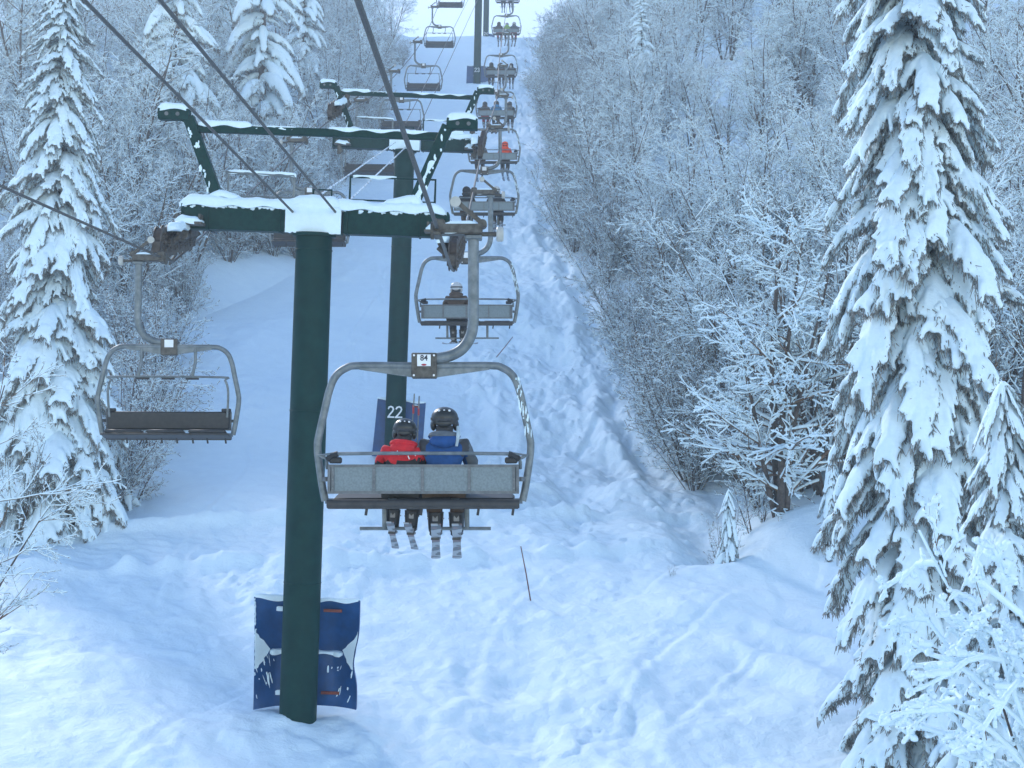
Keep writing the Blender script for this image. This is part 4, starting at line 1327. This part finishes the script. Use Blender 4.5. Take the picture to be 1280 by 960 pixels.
# ------------------------------------------------------------------ snow laden spruces
def frond_proto(seed, L=1.5, nf=9, voxel=.028, fr=.055, droop=.55, needles=True, wid=.40):
    """one drooping spruce bough: fused snow pad on top, needles below. x is outwards"""
    g = np.random.default_rng(seed)
    n = 10; t = np.linspace(0, 1, n)
    ax = np.stack([L * t * (1 - .12 * t), .06 * np.sin(3 * t + seed), L * (.10 * t - droop * t ** 2.0)], 1)
    A, B, ra, rb = [], [], [], []
    prof_r = fr * (.9 + 1.3 * np.sin(np.pi * np.clip(t * .9 + .08, 0, 1)) ** .8)
    for i in range(n - 1): A.append(ax[i]); B.append(ax[i + 1]); ra.append(prof_r[i]); rb.append(prof_r[i + 1])
    tw = []
    for s in (-1, 1):
        for q in range(nf):
            tq = .16 + .80 * (q + g.uniform(.1, .9)) / nf
            f = tq * (n - 1); i = int(f); p = ax[i] * (1 - (f - i)) + ax[min(i + 1, n - 1)] * (f - i)
            ln = L * wid * (1.12 - .70 * tq) * g.uniform(.7, 1.2)
            d = np.array([.85, s * g.uniform(.6, 1.0), .05 - .5 * tq]); d /= np.linalg.norm(d)
            pr = p.copy(); r_ = fr * g.uniform(.75, 1.15)
            K = 4; tw_p = [pr.copy()]
            for z in range(K):
                d = d + np.array([.06, 0, -.26 - .16 * z]) + g.normal(size=3) * .08; d /= np.linalg.norm(d)
                nx = pr + d * ln / K
                A.append(pr); B.append(nx); ra.append(r_ * (1.15 - .12 * z)); rb.append(r_ * (1.15 - .12 * (z + 1))); pr = nx; tw_p.append(pr.copy())
                if z in (1, 2) and g.random() < .7:
                    e = d + np.array([.3, s * g.uniform(-.9, .9), -.3]); e /= np.linalg.norm(e)
                    A.append(pr); B.append(pr + e * ln * .30); ra.append(r_ * .62); rb.append(r_ * .30)
            tw.append(tw_p)
    A, B = np.array(A), np.array(B); ra, rb = np.array(ra), np.array(rb)
    V, Q = [], []
    # closed capsules for the voxel fusion
    mb = MB()
    for a, b, r1, r2 in zip(A, B, ra, rb):
        v = Vector(b) - Vector(a)
        mb.tube([Vector(a) - v * .15, Vector(a), Vector(b), Vector(b) + v.normalized() * r2 * .7], [r1 * .6, r1, r2, r2 * .35], 7)
    me = mb.mesh('tmp', False); o = bpy.data.objects.new('tmp', me); COL.objects.link(o)
    rm = o.modifiers.new('r', 'REMESH'); rm.mode = 'VOXEL'; rm.voxel_size = voxel
    smm = o.modifiers.new('s', 'SMOOTH'); smm.factor = .5; smm.iterations = 5
    bpy.context.view_layer.update()
    out = bpy.data.meshes.new_from_object(o.evaluated_get(bpy.context.evaluated_depsgraph_get()))
    bpy.data.objects.remove(o); bpy.data.meshes.remove(me)
    nv = len(out.vertices); co = np.empty(nv * 3); out.vertices.foreach_get('co', co); co = co.reshape(-1, 3)
    nf_ = len(out.polygons); q = np.empty(nf_ * 4, int)
    out.polygons.foreach_get('vertices', q); q = q.reshape(-1, 4)
    bpy.data.meshes.remove(out)
    # lumps
    co[:, 2] += .012 * vnoise(co[:, 0] * 14, co[:, 1] * 14) * (fr / .055)
    # shaggy frosted needles hanging below each twig
    S0, S1 = [], []
    for q_, pl in enumerate([list(ax)] + tw):
        pl = np.array(pl)
        for i in range(len(pl) - 1):
            ln = np.linalg.norm(pl[i + 1] - pl[i]); m_ = max(3, int(ln / (.007 if q_ else .0045)))
            u = g.random(m_)[:, None]; c = pl[i] * (1 - u) + pl[i + 1] * u
            dd = norm(pl[i + 1] - pl[i])[None] * .5 + g.normal(size=(m_, 3)) * .45 + np.array([0, 0, -1.1])
            dd = norm(dd); l_ = g.uniform(.05, .12 if q_ else .22, m_)[:, None]
            c = c + g.normal(size=(m_, 3)) * np.array([.02, .03 if q_ else .07, .0]) + np.array([0, 0, -fr * .45])
            S0.append(c); S1.append(c + dd * l_)
    S0 = np.concatenate(S0); S1 = np.concatenate(S1)
    # triangles (thin blades, three-sided spikes)
    Vn, Qn = np_tubes(S0, S1, np.full(len(S0), .009), np.full(len(S0), .003), 3)
    return co, q, Vn, Qn

def make_spruce(seed, H, Rbase, protos, nwh, per, name='spruce_tree', shape=1.0, top_r=.10, bark=True, sway=0.0, r_fn=None, gap=0.0, scale_f=1.0, low=.04, dens=.8):
    g = np.random.default_rng(seed)
    sv, sq, nv_, nq = [], [], [], []; so = no = 0
    az = g.uniform(0, 6.28)
    n_b = int(nwh * per * dens)
    for k in range(n_b):
        u = (k + g.uniform(-.5, .5)) / n_b
        t = low + (1 - low) * (1 - (1 - max(u, 0)) ** 1.25) * 1.0          # more boughs where the crown is wide
        t = min(max(t, low), .985)
        rad = (r_fn(t) if r_fn else (Rbase * (1 - t) ** shape + top_r))
        for b in range(1):
            az += 2.39996 + g.normal() * .5
            if g.random() < gap: continue
            V_, Q_, N_, NQ_ = protos[g.integers(len(protos))]
            r = rad * (g.uniform(.80, 1.22) if k % 3 else g.uniform(.4, .7))
            s = r / 1.35; sy = max(s, .30) * g.uniform(.8, 1.2) * scale_f; sz = max(s, .45) * scale_f * g.uniform(.8, 1.15)
            tilt = R(g.uniform(-18, 8) + (20 * t ** 3))
            cz, szn = math.cos(az), math.sin(az); ct, st = math.cos(tilt), math.sin(tilt)
            z0 = H * t
            def xf(C):
                x = C[:, 0] * s; y = C[:, 1] * sy; z = C[:, 2] * sz
                x2 = x * ct - z * st; z2 = x * st + z * ct
                return np.stack([x2 * cz - y * szn, x2 * szn + y * cz, z2 + z0], 1)
            v = xf(V_); sv.append(v); sq.append(Q_ + so); so += len(v)
            v = xf(N_); nv_.append(v); nq.append(NQ_ + no); no += len(v)
    root = empty(name)
    mb = MB(); mb.tube([(0, 0, -.5), (0, 0, H * .5), (0, 0, H)], [H * .014 + .03, H * .008 + .02, .012], 10)
    mb.build('trunk', M['bark'], root)
    link('crown', np_mesh('crown', np.concatenate(nv_), np.concatenate(nq), smooth=False), root, M['needle'])
    # a snow tip
    link('snow_cover', np_mesh('snow_cover', np.concatenate(sv), np.concatenate(sq)), root, M['tree_snow'])
    return root

PN = [frond_proto(50 + k, nf=11, voxel=.026, fr=.062, droop=.62 + .14 * k, wid=.46) for k in range(5)]
PM = [frond_proto(70 + k, nf=7, voxel=.055, fr=.085, droop=.6 + .09 * k, wid=.36) for k in range(3)]
PF = [frond_proto(90 + k, nf=5, voxel=.09, fr=.10, droop=.65) for k in range(2)]
print('fronds', [len(p[1]) for p in PN + PM + PF], [len(p[3]) for p in PN + PM + PF])

def put(root, x, y, rz, label, cat, group=None, dz=-.1, z=None, tilt=0):
    root.location = (x, y, (gz0(x, y) if z is None else z) + dz); root.rotation_euler = (0, R(tilt), rz)
    tag(root, label, cat, group)

# the big spruce on the right
p = P(1163, 985, 23.8)
big = make_spruce(1, 19.5, 2.0, PN, 36, 8.5, r_fn=lambda t: 1.36 * min(1, (1.02 - t) * 1.65) ** .62 + .12, scale_f=1.08, low=.02, dens=2.1)
put(big, p.x, p.y, 0.6, 'tallest near spruce with heavy snow pads at the right', 'spruce tree', dz=0, z=p.z)
p = P(66, 600, 39.5)
lef = make_spruce(2, 16.2, 2.2, PN, 36, 9, r_fn=lambda t: 1.85 * (1 - t) ** .6 + .12, low=.02, scale_f=1.05, dens=1.8)
put(lef, p.x, p.y, 1.0, 'tall slender snow laden spruce at the left edge', 'spruce tree', dz=0, z=gz0(p.x, p.y))
# young spruce close by at the right edge
yng = make_spruce(3, 5.4, 1.2, PN, 22, 7, r_fn=lambda t: 1.15 * (1 - t) ** .8 + .08, scale_f=1.1, low=.02, gap=.15)
p = P(1262, 800, 15.5)
put(yng, p.x, p.y, 2.0, 'young snow covered spruce in the lower right foreground', 'spruce tree', z=P(1262, 470, 15.5).z - 5.4, dz=0)
# far spruces among the hardwoods
kS = [Kind(make_spruce(10 + k, 11, 2.0, PM, 24, 7, r_fn=lambda t: 1.9 * (1 - t) ** .75 + .15, scale_f=1.0)) for k in range(2)]
kF = [Kind(make_spruce(20 + k, 10, 1.9, PF, 18, 6, r_fn=lambda t: 1.9 * (1 - t) ** .8 + .15, scale_f=1.1)) for k in range(2)]
GF = 'snow covered spruces standing in the forest'
def at(px, d): return (px - 640) * d / F
spots = [(212, 78, 1.65, 'snow covered spruce up behind the tall left spruce'), (322, 90, 1.85, 'broad snow covered spruce above the left chair line'), (375, 112, 1.3, 'snow covered spruce top right of the broad one, left forest'),
         (20, 88, 1.3, 'dim spruce far behind the left edge spruce'), (265, 104, 1.5, 'hazy spruce between the two upper left spruces'),
         (1000, 118, 1.1, 'hazy spruce deep in the right forest near the top'), (805, 96, .9, 'spruce half buried in hardwoods at the top of the right forest'), (915, 62, .62, 'snowy spruce crown glimpsed midway in the right forest')]
for k, (px, d, s, lb) in enumerate(spots):
    x = at(px, d); kS[k % 2].place(x, d, k * 1.3, s, lb, 'spruce tree', GF)
for k in range(14):
    d = random.uniform(120, 215); s_ = 1 if k % 2 else -1
    x = (edge_r(d) + random.uniform(2, 16)) if s_ > 0 else (edge_l(d) - random.uniform(2, 14))
    kF[k % 2].place(float(x), d, k, random.uniform(.8, 1.2), ('hazy spruce at the top of the run, right side' if s_ > 0 else 'hazy spruce at the top of the run, left side'), 'spruce tree', 'hazy spruces flanking the top of the run, ' + ('right' if s_ > 0 else 'left'))
# saplings at the bank
sap = Kind(make_spruce(31, 1.9, .5, PM, 9, 5, name='spruce_sapling', r_fn=lambda t: .5 * (1 - t) + .06, scale_f=1.1))
for px, py, d, s, lb in ((912, 712, 35.2, 1.0, 'snowy spruce sapling beside the gully'), (1040, 655, 34.5, 1.15, 'snow caked spruce sapling right of the multi stemmed tree'), (150, 540, 42, 1.6, 'snow bent sapling below the nearest empty chair')):
    q = P(px, py, d); o = sap.place(q.x, q.y, s * 5, s, lb, 'spruce sapling', 'spruce saplings at the forest edge'); 

# hardwood forest
kinds = [Kind(tree_proto('bare_tree', bare_tree_meshes(100 + k, 8.5, 5, .42, 13, 8, 5, l1=.42, r0=.0085, snow=.017, keep=.66, wig=.11, lean=(0, 0, 0)), TM)) for k in range(5)]
brush = [Kind(tree_proto('bare_shrub', bare_tree_meshes(200 + k, 4.4, 18, .75, 9, 6, 3, l1=.40, r0=.0065, snow=.010, keep=.6, tmin=.008), TM)) for k in range(4)]
tallk = [Kind(tree_proto('bare_tree', bare_tree_meshes(300 + k, 11.5, 2, .20, 24, 9, 6, l1=.36, snow=.019, keep=.66, r0=.0085, t0=.12, wig=.11, a1=1.0), TM)) for k in range(3)]
rnd = random.Random(77)
nb = 0
def sector(x, y):
    s_ = 'right' if x > -3 else 'left'
    if y < 58: return s_, 'lower'
    if y < 95: return s_, 'middle'
    return s_, 'upper'
def scatter(lst, n, d0, d1, off0, off1, side, kmin, kmax, word, cat, gword, power=1.0, lean_in=True):
    placed = []
    tries = 0
    while len(placed) < n and tries < n * 40:
        tries += 1
        d = d0 + (d1 - d0) * rnd.random() ** power
        o = off0 + (off1 - off0) * rnd.random() ** 1.2
        x = float(edge_r(d) + o) if side > 0 else float(edge_l(d) - o)
        px = 640 + F * x / d
        if px > 1420 or px < -140: continue
        if side > 0 and d < 33: continue
        if any((x - a) ** 2 + (d - b) ** 2 < .7 for a, b in placed): continue
        if math.hypot(x - 7.0, d - 37.3) < 1.6: continue
        placed.append((x, d))
        s_, z_ = sector(x, d)
        rnd.choice(lst).place(x, d, rnd.uniform(0, 6.28), rnd.uniform(kmin, kmax), f'{word} in the {z_} part of the {s_} forest', cat, f'{gword}, {z_} {s_}')
scatter(brush, 135, 40, 165, -.4, 4.5, 1, .7, 1.2, 'twiggy snow dusted shrub', 'shrub', 'shrubs along the forest edge', 1.2)
scatter(brush, 95, 50, 150, .0, 6.0, -1, .6, 1.0, 'twiggy snow dusted shrub', 'shrub', 'shrubs along the forest edge', 1.1)
scatter(kinds, 110, 41, 180, 1.8, 30, 1, .75, 1.15, 'bare hardwood with snow on every twig', 'tree', 'bare hardwoods', 1.3)
scatter(kinds, 100, 60, 180, 1.5, 26, -1, .7, 1.05, 'bare hardwood with snow on every twig', 'tree', 'bare hardwoods', 1.5)
scatter(kinds, 34, 38, 62, 1.0, 12, 1, .75, 1.05, 'bare hardwood with snow on every twig', 'tree', 'bare hardwoods')
scatter(tallk, 45, 70, 190, 5, 42, 1, .9, 1.25, 'tall bare hardwood', 'tree', 'tall bare hardwoods', 1.0)
scatter(tallk, 40, 66, 190, 5, 40, -1, .9, 1.2, 'tall bare hardwood', 'tree', 'tall bare hardwoods', 1.0)
# the multi stemmed tree on the bank
ms = tree_proto('bare_tree', bare_tree_meshes(400, 9.0, 4, .22, 18, 9, 5, l1=.42, snow=.018, keep=.8, r0=.016, t0=.14, trop=(.02, .0, -.02, -.02), a1=1.15, caps=True), TM)
q = P(977, 655, 37.3); put(ms, q.x, q.y, .4, 'multi stemmed bare tree with snowy limbs on the small bank', 'tree', z=q.z, dz=-.15)
ms2 = tree_proto('bare_tree', bare_tree_meshes(401, 7.6, 2, .2, 16, 9, 5, l1=.5, snow=.014, keep=.7, r0=.012, t0=.12, lean=(-.25, 0, 0), trop=(.0, .0, -.02, -.02)), TM)
put(ms2, 8.6, 39.5, 1.4, 'bare tree leaning left behind the multi stemmed one', 'tree')
lb_ = 'twiggy shrub crowding the foot of the tall left edge spruce'
for px, py, d, s in ((150, 520, 44, 1.1), (175, 470, 48, 1.0), (190, 430, 52, 1.1), (120, 560, 41, .9), (205, 395, 57, 1.0), (25, 600, 39, .9), (165, 540, 42.5, .7)):
    q = P(px, py, d); brush[int(d) % 4].place(q.x, q.y, px, s, lb_, 'shrub', 'shrubs at the foot of the left edge spruce')
# small bare bushes at the gully
gb = Kind(tree_proto('bare_shrub', bare_tree_meshes(410, 1.7, 7, .5, 6, 4, 2, l1=.4, r0=.007, snow=.008, keep=.5, tmin=.005), TM))
for px, py, d, s, lb in ((905, 690, 36.6, 1.1, 'small leafless shrub sprouting at the gully'), (945, 660, 37.5, 1.3, 'leafless shrub between the gully and the multi stemmed tree'), (870, 560, 46, 1.2, 'leafless shrub on the edge above the gully'), (840, 722, 34.5, .25, 'tiny twig tuft poking out beside the traverse')):
    q = P(px, py, d); gb.place(q.x, q.y, s * 3, s, lb, 'shrub', 'small leafless shrubs at the gully')

# foreground limbs: thickly snowed hardwood at the lower right, twigs at the left
fr_ = tree_proto('bare_tree', bare_tree_meshes(427, 3.4, 12, .60, 9, 5, 3, l1=.42, l2=.50, snow=.025, r0=.0055, t0=.06, nt=5, tmin=.004, trop=(.0, -.01, -.03, -.03), lean=(-.22, -.05, 0), keep=.97, wig=.17, caps=True), TM)
q = P(1405, 1060, 11.5); put(fr_, q.x, q.y, .3, 'snow thickened bare tree reaching in from the lower right corner', 'tree', z=q.z - .3, dz=0)
lf_ = tree_proto('bare_tree', bare_tree_meshes(430, 6.0, 3, .5, 13, 8, 5, l1=.55, snow=.009, r0=.009, t0=.2, nt=4, lean=(.35, 0, 0), trop=(.0, .01, .02, .02), tmin=.004), TM)
q = P(-120, 760, 22); put(lf_, q.x, q.y, .0, 'bare tree with fine frosted twigs reaching in at the left edge', 'tree', z=q.z - 1.8, dz=0)

# ------------------------------------------------------------------ air, sky, sun, camera
w = bpy.data.worlds.new("World"); sc.world = w; w.use_nodes = True
nt = w.node_tree; bg = nt.nodes['Background']
sky = nt.nodes.new('ShaderNodeTexSky'); sky.sky_type = 'NISHITA'; sky.sun_disc = False
SUN_EL, SUN_AZ = R(33), R(-32)      # azimuth measured from +y (up the slope) towards +x
sky.sun_elevation = SUN_EL; sky.sun_rotation = SUN_AZ
sky.air_density = .8; sky.dust_density = .0; sky.ozone_density = .7
nt.links.new(sky.outputs[0], bg.inputs['Color']); bg.inputs['Strength'].default_value = SKY_STR
sd = bpy.data.lights.new('sun', 'SUN'); sd.energy = SUN_STR; sd.angle = R(10); sd.color = (1, .96, .90)
so = bpy.data.objects.new('sun', sd); COL.objects.link(so)
dirv = Vector((math.sin(SUN_AZ) * math.cos(SUN_EL), math.cos(SUN_AZ) * math.cos(SUN_EL), math.sin(SUN_EL)))
so.rotation_euler = (-dirv).to_track_quat('-Z', 'Y').to_euler(); so.location = (0, 0, 60)

hz = MB(); hz.box((0, 180, 35), (540, 460, 110))
ho = hz.build('haze', None, smooth=False) if False else None
me = hz.mesh('haze', False); ho = bpy.data.objects.new('haze', me); COL.objects.link(ho)
mh = bpy.data.materials.new('haze_air'); mh.use_nodes = True; n_ = mh.node_tree; n_.nodes.clear()
out = n_.nodes.new('ShaderNodeOutputMaterial'); pv = n_.nodes.new('ShaderNodeVolumePrincipled')
pv.inputs['Density'].default_value = HAZE; pv.inputs['Color'].default_value = (.80, .92, 1, 1); pv.inputs['Anisotropy'].default_value = .55
n_.links.new(pv.outputs[0], out.inputs['Volume']); me.materials.append(mh)
tag(ho, 'thin cold haze filling the air', None, None, 'stuff')

fb = MB(); fb.ell((0, 232, 66), (78, 54, 44), 40, 20); me = fb.mesh('fog_bank'); fo_ = bpy.data.objects.new('fog_bank', me); COL.objects.link(fo_)
mh = bpy.data.materials.new('fog_air'); mh.use_nodes = True; n_ = mh.node_tree; n_.nodes.clear()
out = n_.nodes.new('ShaderNodeOutputMaterial'); pv = n_.nodes.new('ShaderNodeVolumePrincipled')
pv.inputs['Density'].default_value = .018; pv.inputs['Color'].default_value = (.97, .99, 1, 1); pv.inputs['Anisotropy'].default_value = .45
n_.links.new(pv.outputs[0], out.inputs['Volume']); me.materials.append(mh)
tag(fo_, 'bright cloud of fog beyond the brow of the run', None, None, 'stuff')

cd = bpy.data.cameras.new('camera'); cam = bpy.data.objects.new('camera', cd); COL.objects.link(cam)
cd.sensor_width = 36; cd.lens = F / 1280 * 36; cd.clip_start = .1; cd.clip_end = 2000
cam.location = (0, 0, 0); cam.rotation_euler = (math.pi / 2 + PITCH, 0, 0); sc.camera = cam
sc.view_settings.view_transform = 'Standard'; sc.view_settings.look = 'None'; sc.view_settings.gamma = 1; sc.view_settings.exposure = EXPO
sc.cycles.max_bounces = 6; sc.cycles.diffuse_bounces = 3; sc.cycles.volume_bounces = 2; sc.cycles.use_denoising = True
sc.cycles.sample_clamp_indirect = 5
